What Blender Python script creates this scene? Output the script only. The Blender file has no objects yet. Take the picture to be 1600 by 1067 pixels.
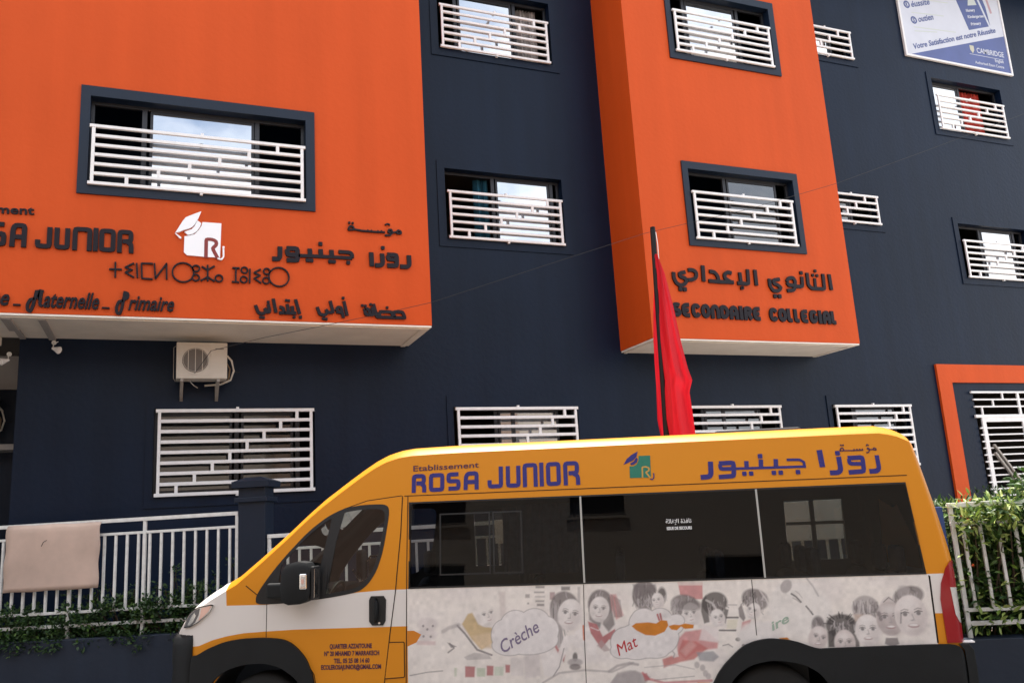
import bpy, bmesh, math, random
import numpy as np
from mathutils import Vector, Matrix
random.seed(7)
SC = bpy.context.scene
COL = SC.collection
R = math.radians
# ---------------------------------------------------------------- camera
yaw, pit, rol = R(22.408), R(11.831), R(-3.438)
Fv = Vector((math.sin(yaw)*math.cos(pit), math.cos(yaw)*math.cos(pit), math.sin(pit)))
Rt = Vector((math.cos(yaw), -math.sin(yaw), 0)); Up = Rt.cross(Fv)
Rr = Rt*math.cos(rol) + Up*math.sin(rol); Ur = -Rt*math.sin(rol) + Up*math.cos(rol)
cam = bpy.data.cameras.new('camera'); cam.lens = 30.0; cam.sensor_width = 36; cam.clip_start = .05; cam.clip_end = 800
co = bpy.data.objects.new('camera', cam); COL.objects.link(co)
co.matrix_world = Matrix.Translation((0, 0, 1.85)) @ Matrix((Rr, Ur, -Fv)).transposed().to_4x4()
SC.camera = co
# ---------------------------------------------------------------- light
SUN_EL, SUN_AZ = R(76), R(14)          # azimuth clockwise from +Y
w = bpy.data.worlds.new('World'); SC.world = w; w.use_nodes = True
nt = w.node_tree; nt.nodes.clear()
N = nt.nodes.new; L = nt.links.new
out = N('ShaderNodeOutputWorld'); bg = N('ShaderNodeBackground'); sky = N('ShaderNodeTexSky')
sky.sky_type = 'NISHITA'; sky.sun_disc = False; sky.sun_elevation = SUN_EL; sky.sun_rotation = SUN_AZ
sky.air_density = 1.2; sky.dust_density = 2.5
tc = N('ShaderNodeTexCoord'); mp = N('ShaderNodeMapping'); mp.inputs['Scale'].default_value = (1, 1, 2.2)
nz = N('ShaderNodeTexNoise'); nz.inputs['Scale'].default_value = 2.3; nz.inputs['Detail'].default_value = 8; nz.inputs['Roughness'].default_value = .58
rp = N('ShaderNodeValToRGB'); rp.color_ramp.elements[0].position = .36; rp.color_ramp.elements[1].position = .55
mx = N('ShaderNodeMix'); mx.data_type = 'RGBA'
L(tc.outputs['Generated'], mp.inputs[0]); L(mp.outputs[0], nz.inputs[0]); L(nz.outputs[0], rp.inputs[0])
L(rp.outputs[0], mx.inputs[0]); L(sky.outputs[0], mx.inputs[6]); mx.inputs[7].default_value = (7.5, 7.7, 8.0, 1)
L(mx.outputs[2], bg.inputs[0]); bg.inputs[1].default_value = .11; L(bg.outputs[0], out.inputs[0])
sl = bpy.data.lights.new('sun', 'SUN'); sl.energy = 4.2; sl.angle = R(.5); sl.color = (1, .95, .87)
so = bpy.data.objects.new('sun', sl); COL.objects.link(so)
sdir = Vector((math.sin(SUN_AZ)*math.cos(SUN_EL), math.cos(SUN_AZ)*math.cos(SUN_EL), math.sin(SUN_EL)))
so.rotation_euler = sdir.to_track_quat('Z', 'Y').to_euler(); so.location = sdir*60
SC.view_settings.view_transform = 'Standard'; SC.view_settings.look = 'None'
SC.view_settings.exposure = 1.22; SC.view_settings.gamma = 1.0; SC.view_settings.use_curve_mapping = False
SC.cycles.max_bounces = 8; SC.cycles.transparent_max_bounces = 16
# ---------------------------------------------------------------- materials
def mat(name, col, rough=.6, metal=0., spec=.5, noise=None, bump=0., bscale=40., coat=0., var=.0, vscale=3., sss=0):
    m = bpy.data.materials.new(name); m.use_nodes = True
    t = m.node_tree; b = t.nodes['Principled BSDF']
    b.inputs['Roughness'].default_value = rough; b.inputs['Metallic'].default_value = metal
    b.inputs['Specular IOR Level'].default_value = spec; b.inputs['Coat Weight'].default_value = coat
    b.inputs['Coat Roughness'].default_value = .06
    b.inputs['Base Color'].default_value = (*col, 1)
    c = t.nodes.new('ShaderNodeTexCoord')
    if var:
        n1 = t.nodes.new('ShaderNodeTexNoise'); n1.inputs['Scale'].default_value = vscale; n1.inputs['Detail'].default_value = 7
        n1.inputs['Roughness'].default_value = .6
        hs = t.nodes.new('ShaderNodeMix'); hs.data_type = 'RGBA'
        r = t.nodes.new('ShaderNodeValToRGB'); r.color_ramp.elements[0].position = .3; r.color_ramp.elements[1].position = .7
        hs.inputs[6].default_value = (*[v*(1-var) for v in col], 1); hs.inputs[7].default_value = (*[min(1, v*(1+var)) for v in col], 1)
        t.links.new(c.outputs['Object'], n1.inputs[0]); t.links.new(n1.outputs[0], r.inputs[0]); t.links.new(r.outputs[0], hs.inputs[0])
        t.links.new(hs.outputs[2], b.inputs['Base Color'])
        rr = t.nodes.new('ShaderNodeMapRange'); rr.inputs[3].default_value = max(0, rough-.08); rr.inputs[4].default_value = min(1, rough+.08)
        t.links.new(n1.outputs[0], rr.inputs[0]); t.links.new(rr.outputs[0], b.inputs['Roughness'])
    if bump:
        n2 = t.nodes.new('ShaderNodeTexNoise'); n2.inputs['Scale'].default_value = bscale; n2.inputs['Detail'].default_value = 6
        bp = t.nodes.new('ShaderNodeBump'); bp.inputs['Strength'].default_value = bump; bp.inputs['Distance'].default_value = .01
        t.links.new(c.outputs['Object'], n2.inputs[0]); t.links.new(n2.outputs[0], bp.inputs['Height']); t.links.new(bp.outputs[0], b.inputs['Normal'])
    return m
def plaster(name, col, rough, streak=.12, spec=.5):
    # painted render: trowel relief, faint cloudiness and vertical rain streaks
    m = mat(name, col, rough, bump=.35, bscale=14, spec=spec)
    t = m.node_tree; b = t.nodes['Principled BSDF']; N = t.nodes.new; L = t.links.new
    c = N('ShaderNodeTexCoord'); mpn = N('ShaderNodeMapping'); mpn.inputs['Scale'].default_value = (2.2, 2.2, .16)
    n1 = N('ShaderNodeTexNoise'); n1.inputs['Scale'].default_value = 1.6; n1.inputs['Detail'].default_value = 6
    n2 = N('ShaderNodeTexNoise'); n2.inputs['Scale'].default_value = .5; n2.inputs['Detail'].default_value = 4
    L(c.outputs['Object'], mpn.inputs[0]); L(mpn.outputs[0], n1.inputs[0]); L(c.outputs['Object'], n2.inputs[0])
    ad = N('ShaderNodeMath'); ad.operation = 'ADD'; L(n1.outputs[0], ad.inputs[0]); L(n2.outputs[0], ad.inputs[1])
    mr = N('ShaderNodeMapRange'); mr.inputs[1].default_value = .7; mr.inputs[2].default_value = 1.3
    L(ad.outputs[0], mr.inputs[0])
    mxx = N('ShaderNodeMix'); mxx.data_type = 'RGBA'
    mxx.inputs[6].default_value = (*[v*(1-streak) for v in col], 1)
    mxx.inputs[7].default_value = (*[v*(1+streak)+.002 for v in col], 1)
    L(mr.outputs[0], mxx.inputs[0]); L(mxx.outputs[2], b.inputs['Base Color'])
    return m
def glass(name, tint, refl, rough=.01, ior=1.5, wav=0.):
    m = bpy.data.materials.new(name); m.use_nodes = True; t = m.node_tree; t.nodes.clear()
    N = t.nodes.new; L = t.links.new
    o = N('ShaderNodeOutputMaterial'); g = N('ShaderNodeBsdfGlossy'); tr = N('ShaderNodeBsdfTransparent'); x = N('ShaderNodeMixShader')
    g.inputs['Roughness'].default_value = rough; g.inputs[0].default_value = (.95, .97, 1, 1); tr.inputs[0].default_value = (*tint, 1)
    f = N('ShaderNodeFresnel'); f.inputs[0].default_value = ior
    a = N('ShaderNodeMath'); a.operation = 'ADD'; a.use_clamp = True; a.inputs[1].default_value = refl
    if wav:
        tc = N('ShaderNodeTexCoord'); nn = N('ShaderNodeTexNoise'); nn.inputs['Scale'].default_value = 1.7
        b = N('ShaderNodeBump'); b.inputs['Strength'].default_value = wav; b.inputs['Distance'].default_value = .05
        L(tc.outputs['Object'], nn.inputs[0]); L(nn.outputs[0], b.inputs['Height']); L(b.outputs[0], g.inputs['Normal'])
    L(f.outputs[0], a.inputs[0]); L(a.outputs[0], x.inputs[0]); L(tr.outputs[0], x.inputs[1]); L(g.outputs[0], x.inputs[2]); L(x.outputs[0], o.inputs[0])
    return m
NAVY = (.0014, .0078, .0245)
M = {}
M['orange'] = plaster('orange_wall_paint', (.60, .076, .007), .55, .06, .22)
M['navy'] = plaster('navy_wall_paint', NAVY, .42, .2, .2)
M['navytrim'] = mat('navy_trim_paint', (.0055, .0130, .030), .45, var=.1, bump=.1, spec=.35)
M['soffit'] = mat('white_soffit_paint', (.84, .78, .70), .8, var=.06, bump=.2)
M['grey_wall'] = mat('grey_wall_paint', (.36, .34, .33), .8, var=.06)
M['white'] = mat('white_enamel', (.86, .84, .84), .38, var=.05, vscale=9)
M['oldwhite'] = mat('chipped_white_enamel', (.78, .77, .74), .5, var=.12, vscale=14, bump=.2, bscale=60)
M['alu'] = mat('dark_aluminium', (.035, .035, .04), .4, metal=.4)
M['room'] = mat('room_paint', (.10, .085, .075), .9)
M['pane'] = glass('reflective_glass', (.25, .27, .28), .62, .02, wav=.04)
M['dullpane'] = glass('brown_tinted_glass', (.16, .12, .10), .12, .05, wav=.1)
M['letter'] = mat('dark_letter_acrylic', (.010, .007, .012), .5, var=.15, vscale=20, spec=.25)
M['logo_white'] = mat('white_logo_acrylic', (.93, .95, .99), .2, var=.01)
M['maroon'] = mat('maroon_letter', (.24, .03, .025), .5)
M['curtain_blue'] = mat('blue_curtain', (.02, .13, .20), .9, var=.3, vscale=6)
M['curtain_red'] = mat('red_curtain', (.55, .06, .04), .9, var=.2)
M['curtain_grey'] = mat('striped_curtain', (.42, .37, .35), .9, var=.3, vscale=8)
M['asphalt'] = mat('asphalt', (.075, .072, .070), .9, var=.25, vscale=1.5, bump=.6, bscale=120)
M['paving'] = mat('pavement_concrete', (.50, .44, .38), .9, var=.15, vscale=4, bump=.4, bscale=60)
M['kerb'] = mat('kerb_stone', (.38, .36, .33), .85, var=.15, bump=.3)
M['earth'] = mat('planting_soil', (.09, .055, .035), .95, var=.3, bump=.8)
M['terracotta'] = plaster('terracotta_render', (.20, .135, .10), .85, .1)
M['cream'] = mat('cream_render', (.32, .275, .23), .85, var=.08)
M['ironwork'] = mat('dark_ironwork', (.03, .03, .03), .5)
M['steel'] = mat('galvanised_bracket', (.34, .31, .28), .5, metal=.4, var=.2)
M['ac'] = mat('ac_casing', (.62, .57, .50), .5, var=.05, vscale=5)
M['acdark'] = mat('ac_fan_dark', (.15, .13, .115), .6)
M['card'] = mat('faded_pink_board', (.60, .44, .36), .8, var=.16, vscale=1.7, bump=.15, bscale=9)
M['cable'] = mat('black_cable', (.012, .012, .012), .6)
M['pole'] = mat('black_pole_paint', (.006, .007, .009), .5, spec=.3)
M['blueboard'] = mat('blue_board', (.04, .08, .26), .6)
# ---------------------------------------------------------------- mesh helpers
class MB:
    def __init__(s): s.v = []; s.f = []; s.mi = []; s.cur = 0
    def add(s, vs, fs):
        k = len(s.v); s.v += [tuple(v) for v in vs]; s.f += [[i+k for i in f] for f in fs]; s.mi += [s.cur]*len(fs)
    def box(s, x0, x1, y0, y1, z0, z1):
        s.add([(x0,y0,z0),(x1,y0,z0),(x1,y1,z0),(x0,y1,z0),(x0,y0,z1),(x1,y0,z1),(x1,y1,z1),(x0,y1,z1)],
              [(0,3,2,1),(4,5,6,7),(0,1,5,4),(1,2,6,5),(2,3,7,6),(3,0,4,7)])
    def bar(s, p, q, w, h, up=(0, 0, 1)):
        p = Vector(p); q = Vector(q); d = (q-p).normalized(); u = Vector(up)
        if abs(d.dot(u)) > .95: u = Vector((0, 1, 0))
        a = d.cross(u).normalized()*w/2; b = a.cross(d).normalized()*h/2
        s.add([p-a-b,p+a-b,p+a+b,p-a+b,q-a-b,q+a-b,q+a+b,q-a+b],
              [(3,2,1,0),(4,5,6,7),(0,1,5,4),(1,2,6,5),(2,3,7,6),(3,0,4,7)])
    def tube(s, pts, r, n=8, cap=True):
        pts = [Vector(p) for p in pts]; rs = r if isinstance(r, (list, tuple)) else [r]*len(pts); ring = []
        u = Vector((0, 0, 1))
        for i, p in enumerate(pts):
            d = (pts[min(i+1, len(pts)-1)]-pts[max(i-1, 0)]).normalized()
            uu = u if abs(d.dot(u)) < .95 else Vector((0, 1, 0))
            a = d.cross(uu).normalized(); b = a.cross(d).normalized()
            ring += [p+(a*math.cos(2*math.pi*k/n)+b*math.sin(2*math.pi*k/n))*rs[i] for k in range(n)]
        fs = [(i*n+k, i*n+(k+1)%n, (i+1)*n+(k+1)%n, (i+1)*n+k) for i in range(len(pts)-1) for k in range(n)]
        if cap: fs += [list(range(n))[::-1], [(len(pts)-1)*n+k for k in range(n)]]
        s.add(ring, fs)
    def lathe(s, c, axis, prof, n=24):
        # prof: list of (r, h) along axis from c
        c = Vector(c); ax = Vector(axis).normalized(); u = Vector((0,0,1)) if abs(ax.z) < .9 else Vector((1,0,0))
        a = ax.cross(u).normalized(); b = ax.cross(a).normalized()
        vs = [c+ax*h+(a*math.cos(2*math.pi*k/n)+b*math.sin(2*math.pi*k/n))*r for r, h in prof for k in range(n)]
        fs = [(i*n+k, i*n+(k+1)%n, (i+1)*n+(k+1)%n, (i+1)*n+k) for i in range(len(prof)-1) for k in range(n)]
        if prof[0][0] > 1e-4: fs.append(list(range(n))[::-1])
        if prof[-1][0] > 1e-4: fs.append([(len(prof)-1)*n+k for k in range(n)])
        s.add(vs, fs)
    def mesh(s, name, mats, smooth=False, bevel=0):
        me = bpy.data.meshes.new(name); me.from_pydata(s.v, [], s.f); me.update()
        for m in (mats if isinstance(mats, (list, tuple)) else [mats]): me.materials.append(m)
        if len(me.materials) > 1: me.polygons.foreach_set('material_index', s.mi)
        bm = bmesh.new(); bm.from_mesh(me)
        bmesh.ops.recalc_face_normals(bm, faces=bm.faces)
        if bevel: bmesh.ops.bevel(bm, geom=[e for e in bm.edges if len(e.link_faces) == 2 and e.calc_face_angle(0) > .5], offset=bevel, segments=2, affect='EDGES', profile=.5)
        bm.to_mesh(me); bm.free()
        if smooth:
            me.polygons.foreach_set('use_smooth', [True]*len(me.polygons))
            me.set_sharp_from_angle(angle=R(38))
        return me
    def build(s, name, mats, parent=None, smooth=False, bevel=0, **kw):
        o = bpy.data.objects.new(name, s.mesh(name, mats, smooth, bevel)); COL.objects.link(o)
        if parent: o.parent = parent
        for k, v in kw.items(): o[k] = v
        return o
def tag(o, label, cat, group=None, kind=None):
    if label: o['label'] = label
    if cat: o['category'] = cat
    if group: o['group'] = group
    if kind: o['kind'] = kind
    return o
def empty(name, loc=(0,0,0), rz=0., parent=None):
    o = bpy.data.objects.new(name, None); COL.objects.link(o); o.location = loc; o.rotation_euler = (0, 0, rz)
    o.empty_display_size = .2
    if parent: o.parent = parent
    return o
def inst(src, name, parent, loc):
    o = src.copy(); o.name = name; COL.objects.link(o); o.parent = parent; o.location = loc; return o
def rnd(pts, r):
    # cut polyline corners with a short bevel so strokes look routed
    closed = pts[0] == pts[-1]
    P = [Vector(p) for p in (pts[:-1] if closed else pts)]; n = len(P); out = []
    for i in range(n):
        if not closed and i in (0, n-1): out.append(P[i]); continue
        a, b, c = P[i-1], P[i], P[(i+1) % n]
        l1, l2 = (a-b).length, (c-b).length
        if l1 < 1e-6 or l2 < 1e-6: continue
        k1 = min(r, l1*.4); k2 = min(r, l2*.4)
        p1 = b+(a-b)/l1*k1; p2 = b+(c-b)/l2*k2
        out += [p1, p1*.25+b*.5+p2*.25, p2]
    return out, closed
def ribbon(mb, pts, w, F, d0, d1, r=None):
    # a flat stroke of width w along pts, standing from depth d0 to d1 off the surface given by F(a, b, d)
    P, closed = rnd([tuple(p) for p in pts], w*.5 if r is None else r); n = len(P)
    if not closed:
        e0 = (P[0]-P[1]).normalized()*w*.0; P[0] = P[0]+e0
    Lf = []; Rg = []
    for i in range(n):
        a = P[i-1] if (i or closed) else None; c = P[(i+1) % n] if (i < n-1 or closed) else None
        d1_ = (P[i]-a).normalized() if a is not None else None; d2_ = (c-P[i]).normalized() if c is not None else None
        t = d1_ if d2_ is None else (d2_ if d1_ is None else (d1_+d2_))
        if t.length < 1e-4: t = d1_
        t = t.normalized(); nn = Vector((-t.y, t.x)); k = 1.
        if d1_ is not None and d2_ is not None:
            k = 1/max(.6, abs(nn.dot(Vector((-d1_.y, d1_.x)))))
        Lf.append(P[i]+nn*w/2*k); Rg.append(P[i]-nn*w/2*k)
    m = n if closed else n-1; vs = []
    for i in range(n):
        vs += [F(Lf[i].x, Lf[i].y, d1), F(Rg[i].x, Rg[i].y, d1), F(Lf[i].x, Lf[i].y, d0), F(Rg[i].x, Rg[i].y, d0)]
    fs = []
    for i in range(m):
        a = 4*i; b = 4*((i+1) % n)
        fs += [(a, b, b+1, a+1), (a+2, b+2, b, a), (a+1, b+1, b+3, a+3)]
    if not closed: fs += [(0, 1, 3, 2), (4*n-4, 4*n-2, 4*n-1, 4*n-3)]
    mb.add(vs, fs)
def glyph(items, F, d0, d1, step=.0006):
    mb = MB()
    for k, it in enumerate(items):
        dd = d1 + k*step
        if it[0] == 's': ribbon(mb, it[2], it[1], F, d0, dd)
        elif it[0] == 'd':
            (a, b), h = it[2][0], it[1]
            mb.add([F(a+sx*h, b+sz*h, d) for d in (d0, dd) for sx, sz in ((-1,-.75),(-.75,-1),(.75,-1),(1,-.75),(1,.75),(.75,1),(-.75,1),(-1,.75))],
                   [list(range(8))]+[[8+i for i in range(8)]]+[(i, (i+1)%8, 8+(i+1)%8, 8+i) for i in range(8)])
        elif it[0] == 'o':
            (a, b), h = it[2][0], it[1]; pts = [(a+h*math.cos(t*math.pi/10), b+h*math.sin(t*math.pi/10)) for t in range(20)]
            ribbon(mb, pts+[pts[0]], it[3], F, d0, dd, r=0.0001)
        elif it[0] == 'p':
            P = it[2]; n = len(P)
            mb.add([F(a, b, d) for d in (d0, dd) for a, b in P], [list(range(n)), [n+i for i in range(n)][::-1]]+[(i, (i+1)%n, n+(i+1)%n, n+i) for i in range(n)])
    return mb
def text_mb(s, box, F, d0, d1, shear=0., bold=0., fit='both', italic_b=0., font_size=1.):
    # box = (a0, b0, a1, b1): text body fitted between a0..a1, baseline b0 .. b0' at a1 and cap/x height h
    cu = bpy.data.curves.new('txt', 'FONT'); cu.body = s; cu.size = 1; cu.extrude = .05; cu.offset = bold; cu.shear = shear; cu.resolution_u = 3
    o = bpy.data.objects.new('txt', cu); COL.objects.link(o)
    dg = bpy.context.evaluated_depsgraph_get(); me = bpy.data.meshes.new_from_object(o.evaluated_get(dg))
    V = [v.co.copy() for v in me.vertices]; Fc = [list(p.vertices) for p in me.polygons]
    bpy.data.objects.remove(o); bpy.data.curves.remove(cu); bpy.data.meshes.remove(me)
    a0, b0, a1, b1, h = box
    x0 = min(v.x for v in V); x1 = max(v.x for v in V)
    mb = MB()
    mb.add([F(a0+(v.x-x0)/(x1-x0)*(a1-a0), b0+(v.x-x0)/(x1-x0)*(b1-b0)+v.y*h/.7, d1 if v.z > 0 else d0) for v in V], Fc)
    return mb
def slabs(loops, step):
    # trapezoid decomposition of a region (even-odd) in (u, z)
    us = sorted({round(p[0], 5) for l in loops for p in l}); U = []
    for a, b in zip(us, us[1:]):
        k = max(1, int(math.ceil((b-a)/step))); U += [a+(b-a)*i/k for i in range(k)]
    U.append(us[-1]); res = []
    def cr(u):
        z = []
        for l in loops:
            for i in range(len(l)):
                p, q = l[i-1], l[i]
                if (p[0] <= u) != (q[0] <= u): z.append(p[1]+(q[1]-p[1])*(u-p[0])/(q[0]-p[0]))
        return sorted(z)
    for a, b in zip(U, U[1:]):
        if b-a < 1e-5: continue
        e = (b-a)*1e-3; za, zb = cr(a+e), cr(b-e)
        if len(za) != len(zb): continue
        for i in range(0, len(za)-1, 2): res.append((a, b, za[i], za[i+1], zb[i], zb[i+1]))
    return res
def plate(loops, F, d0, d1, step=.03, rows=1):
    # sheet over the region, from depth d0 (back) to d1 (front), closed all round
    mb = MB()
    for a, b, l0, h0, l1, h1 in slabs(loops, step):
        n = rows
        fr = [[F(u, l+(h-l)*k/n, d1) for k in range(n+1)] for u, l, h in ((a, l0, h0), (b, l1, h1))]
        vs = fr[0]+fr[1]; k0 = n+1
        fs = [(k, k+1, k0+k+1, k0+k) for k in range(n)]
        if d0 is not None and d0 != d1:
            vs = vs+[F(a, l0, d0), F(a, h0, d0), F(b, l1, d0), F(b, h1, d0)]; q = 2*k0
            fs += [(0, q, q+2, k0), (n, k0+n, q+3, q+1)]
        mb.add(vs, fs)
    me = bpy.data.meshes.new('p'); me.from_pydata(mb.v, [], mb.f); bm = bmesh.new(); bm.from_mesh(me)
    bmesh.ops.remove_doubles(bm, verts=bm.verts, dist=2e-4)
    bmesh.ops.recalc_face_normals(bm, faces=bm.faces)
    out = MB(); out.add([v.co[:] for v in bm.verts], [[v.index for v in f.verts] for f in bm.faces]); bm.free(); bpy.data.meshes.remove(me)
    return out
def holes_wall(x0, x1, z0, z1, y0, y1, holes):
    # wall slab with rectangular openings, one connected mesh with reveals
    xs = sorted({x0, x1, *[v for h in holes for v in h[:2]]}); zs = sorted({z0, z1, *[v for h in holes for v in h[2:]]})
    mb = MB(); ins = lambda a, b: any(h[0] <= a < h[1] and h[2] <= b < h[3] for h in holes)
    solid = {(i, j): not ins((xs[i]+xs[i+1])/2, (zs[j]+zs[j+1])/2) for i in range(len(xs)-1) for j in range(len(zs)-1)}
    for (i, j), s in solid.items():
        if not s: continue
        a, b, c, d = xs[i], xs[i+1], zs[j], zs[j+1]
        mb.add([(a,y0,c),(b,y0,c),(b,y0,d),(a,y0,d)], [(0,1,2,3)]); mb.add([(a,y1,c),(a,y1,d),(b,y1,d),(b,y1,c)], [(0,1,2,3)])
        if not solid.get((i-1, j)): mb.add([(a,y0,c),(a,y0,d),(a,y1,d),(a,y1,c)], [(0,1,2,3)])
        if not solid.get((i+1, j)): mb.add([(b,y0,c),(b,y1,c),(b,y1,d),(b,y0,d)], [(0,1,2,3)])
        if not solid.get((i, j-1)): mb.add([(a,y0,c),(a,y1,c),(b,y1,c),(b,y0,c)], [(0,1,2,3)])
        if not solid.get((i, j+1)): mb.add([(a,y0,d),(b,y0,d),(b,y1,d),(a,y1,d)], [(0,1,2,3)])
    return mb
L_SEC_AR = [[('s',0.062,[(7.637,5.667),(7.632,5.568),(7.669,5.484),(7.74,5.444),(7.829,5.467),(7.875,5.533),(7.842,5.579),(7.757,5.593),(7.749,5.654),(7.864,5.68)]),('d',0.034,[(7.739,5.383)]),('d',0.034,[(7.821,5.383)])],[('s',0.062,[(7.923,5.718),(8.012,5.726),(8.079,5.688),(8.068,5.6),(8.002,5.558),(7.903,5.547)])],[('s',0.066,[(8.22,5.812),(8.208,5.536)])],[('s',0.062,[(8.341,5.718),(8.441,5.711),(8.499,5.642),(8.505,5.549)]),('s',0.062,[(8.309,5.551),(8.509,5.545),(8.807,5.551)]),('s',0.062,[(8.783,5.711),(8.701,5.726),(8.634,5.679),(8.641,5.611),(8.74,5.557)])],[('s',0.062,[(8.953,5.732),(8.958,5.548)]),('s',0.062,[(8.881,5.542),(9.11,5.538),(9.123,5.795)]),('s',0.03,[(8.999,5.485),(8.948,5.475),(8.995,5.452),(8.936,5.439)])],[('s',0.066,[(9.275,5.797),(9.273,5.52)])],[('s',0.062,[(9.559,5.652),(9.553,5.528),(9.611,5.441),(9.717,5.44),(9.787,5.503),(9.711,5.556),(9.642,5.568),(9.639,5.632),(9.779,5.656)]),('d',0.034,[(9.637,5.348)]),('d',0.034,[(9.732,5.348)])],[('s',0.062,[(10.092,5.534),(10.054,5.471),(9.911,5.457)]),('s',0.062,[(9.924,5.617),(9.971,5.686),(10.07,5.699),(10.113,5.636),(10.08,5.533)]),('s',0.062,[(9.93,5.607),(9.956,5.556),(10.084,5.558)])],[('s',0.062,[(10.106,5.543),(10.253,5.546),(10.269,5.726)]),('d',0.03,[(10.264,5.797)])],[('s',0.062,[(10.393,5.804),(10.388,5.579),(10.458,5.521),(10.737,5.524),(10.747,5.803)]),('s',0.05,[(10.551,5.71),(10.539,5.531)]),('d',0.024,[(10.518,5.768)]),('d',0.024,[(10.61,5.764)]),('d',0.024,[(10.581,5.85)])],[('s',0.066,[(10.885,5.804),(10.894,5.515)])]]
L_ROSA_AR = [[('s',0.062,[(1.355,5.618),(1.354,5.467),(1.328,5.443),(1.254,5.442)])],[('s',0.062,[(1.441,5.6),(1.582,5.605),(1.587,5.44),(1.441,5.436)]),('s',0.062,[(1.449,5.584),(1.452,5.511),(1.574,5.515)])],[('s',0.045,[(1.597,5.508),(1.982,5.516),(2.322,5.516)]),('s',0.06,[(1.747,5.614),(1.752,5.53)]),('s',0.06,[(1.892,5.617),(1.897,5.531)]),('s',0.06,[(2.039,5.616),(2.043,5.532)]),('s',0.05,[(2.137,5.596),(2.29,5.597),(2.323,5.572),(2.322,5.52)]),('d',0.025,[(1.718,5.45)]),('d',0.025,[(1.768,5.449)]),('d',0.025,[(2.021,5.45)]),('d',0.025,[(2.071,5.449)]),('d',0.025,[(2.267,5.448)]),('d',0.026,[(1.891,5.693)])],[('s',0.062,[(2.592,5.617),(2.597,5.416)])],[('s',0.062,[(2.745,5.61),(2.751,5.462),(2.72,5.435),(2.642,5.433)]),('d',0.025,[(2.758,5.695)])],[('s',0.062,[(2.819,5.597),(2.952,5.601),(2.951,5.442),(2.814,5.439)]),('s',0.05,[(2.827,5.585),(2.829,5.53),(2.941,5.529)])],[('s',0.062,[(3.13,5.608),(3.135,5.464),(3.1,5.434),(3.0,5.435)])]]
L_MUASSASA = [[('s',0.024,[(2.276,5.927),(2.297,5.98),(2.343,5.979),(2.359,5.934),(2.276,5.923)]),('s',0.024,[(2.359,5.938),(2.468,5.925),(2.672,5.923),(2.795,5.928)]),('s',0.018,[(2.549,5.948),(2.553,5.927)]),('s',0.018,[(2.6,5.947),(2.604,5.926)]),('s',0.018,[(2.693,5.946),(2.696,5.927)]),('s',0.018,[(2.744,5.95),(2.748,5.931)]),('d',0.014,[(2.292,6.03)]),('d',0.014,[(2.34,6.027)])],[('s',0.024,[(2.794,5.881),(2.867,5.886),(2.903,5.925),(2.89,5.973),(2.849,5.97),(2.841,5.931),(2.895,5.929)]),('s',0.02,[(2.799,6.039),(2.841,6.056),(2.871,6.041)])],[('s',0.024,[(2.91,5.93),(2.962,5.94),(2.984,5.972),(3.026,5.955),(3.029,5.923),(2.962,5.923)])]]
L_PRIM_AR = [[('s',0.042,[(1.041,4.797),(1.078,4.695),(1.138,4.682),(1.18,4.723),(1.156,4.761)]),('s',0.042,[(1.202,4.817),(1.223,4.712),(1.174,4.709)]),('d',0.018,[(1.202,4.845)]),('d',0.018,[(1.107,4.638)]),('d',0.018,[(1.141,4.634)])],[('s',0.042,[(1.266,4.894),(1.302,4.704)])],[('s',0.042,[(1.345,4.784),(1.39,4.777),(1.408,4.707),(1.341,4.703)])],[('s',0.042,[(1.563,4.705),(1.408,4.707)]),('s',0.042,[(1.446,4.827),(1.464,4.717)]),('s',0.042,[(1.507,4.802),(1.52,4.715)]),('d',0.016,[(1.433,4.878)]),('d',0.016,[(1.466,4.875)]),('d',0.018,[(1.534,4.653)])],[('s',0.042,[(1.554,4.897),(1.606,4.699)]),('d',0.02,[(1.617,4.656)])],[('s',0.042,[(1.838,4.803),(1.871,4.704),(1.936,4.69),(1.979,4.736),(1.949,4.775)]),('s',0.042,[(2.012,4.896),(2.049,4.738),(1.979,4.732)]),('d',0.018,[(1.918,4.646)]),('d',0.018,[(1.955,4.641)])],[('s',0.042,[(2.088,4.76),(2.112,4.813),(2.159,4.807),(2.177,4.719),(2.187,4.663)]),('s',0.042,[(2.091,4.748),(2.157,4.738)])],[('s',0.042,[(2.197,4.898),(2.239,4.697)]),('d',0.018,[(2.188,4.942)])],[('s',0.042,[(2.482,4.803),(2.534,4.801),(2.556,4.728),(2.492,4.722),(2.478,4.803)]),('s',0.042,[(2.583,4.831),(2.6,4.722),(2.556,4.72)]),('d',0.017,[(2.449,4.847)]),('d',0.017,[(2.491,4.844)]),('d',0.016,[(2.563,4.868)])],[('s',0.042,[(2.604,4.877),(2.647,4.691),(3.046,4.692),(3.012,4.778),(2.88,4.773),(2.894,4.695)]),('s',0.042,[(2.686,4.77),(2.854,4.77),(2.878,4.703)]),('s',0.042,[(2.677,4.761),(2.688,4.696)]),('d',0.017,[(2.795,4.831)])]]
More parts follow.
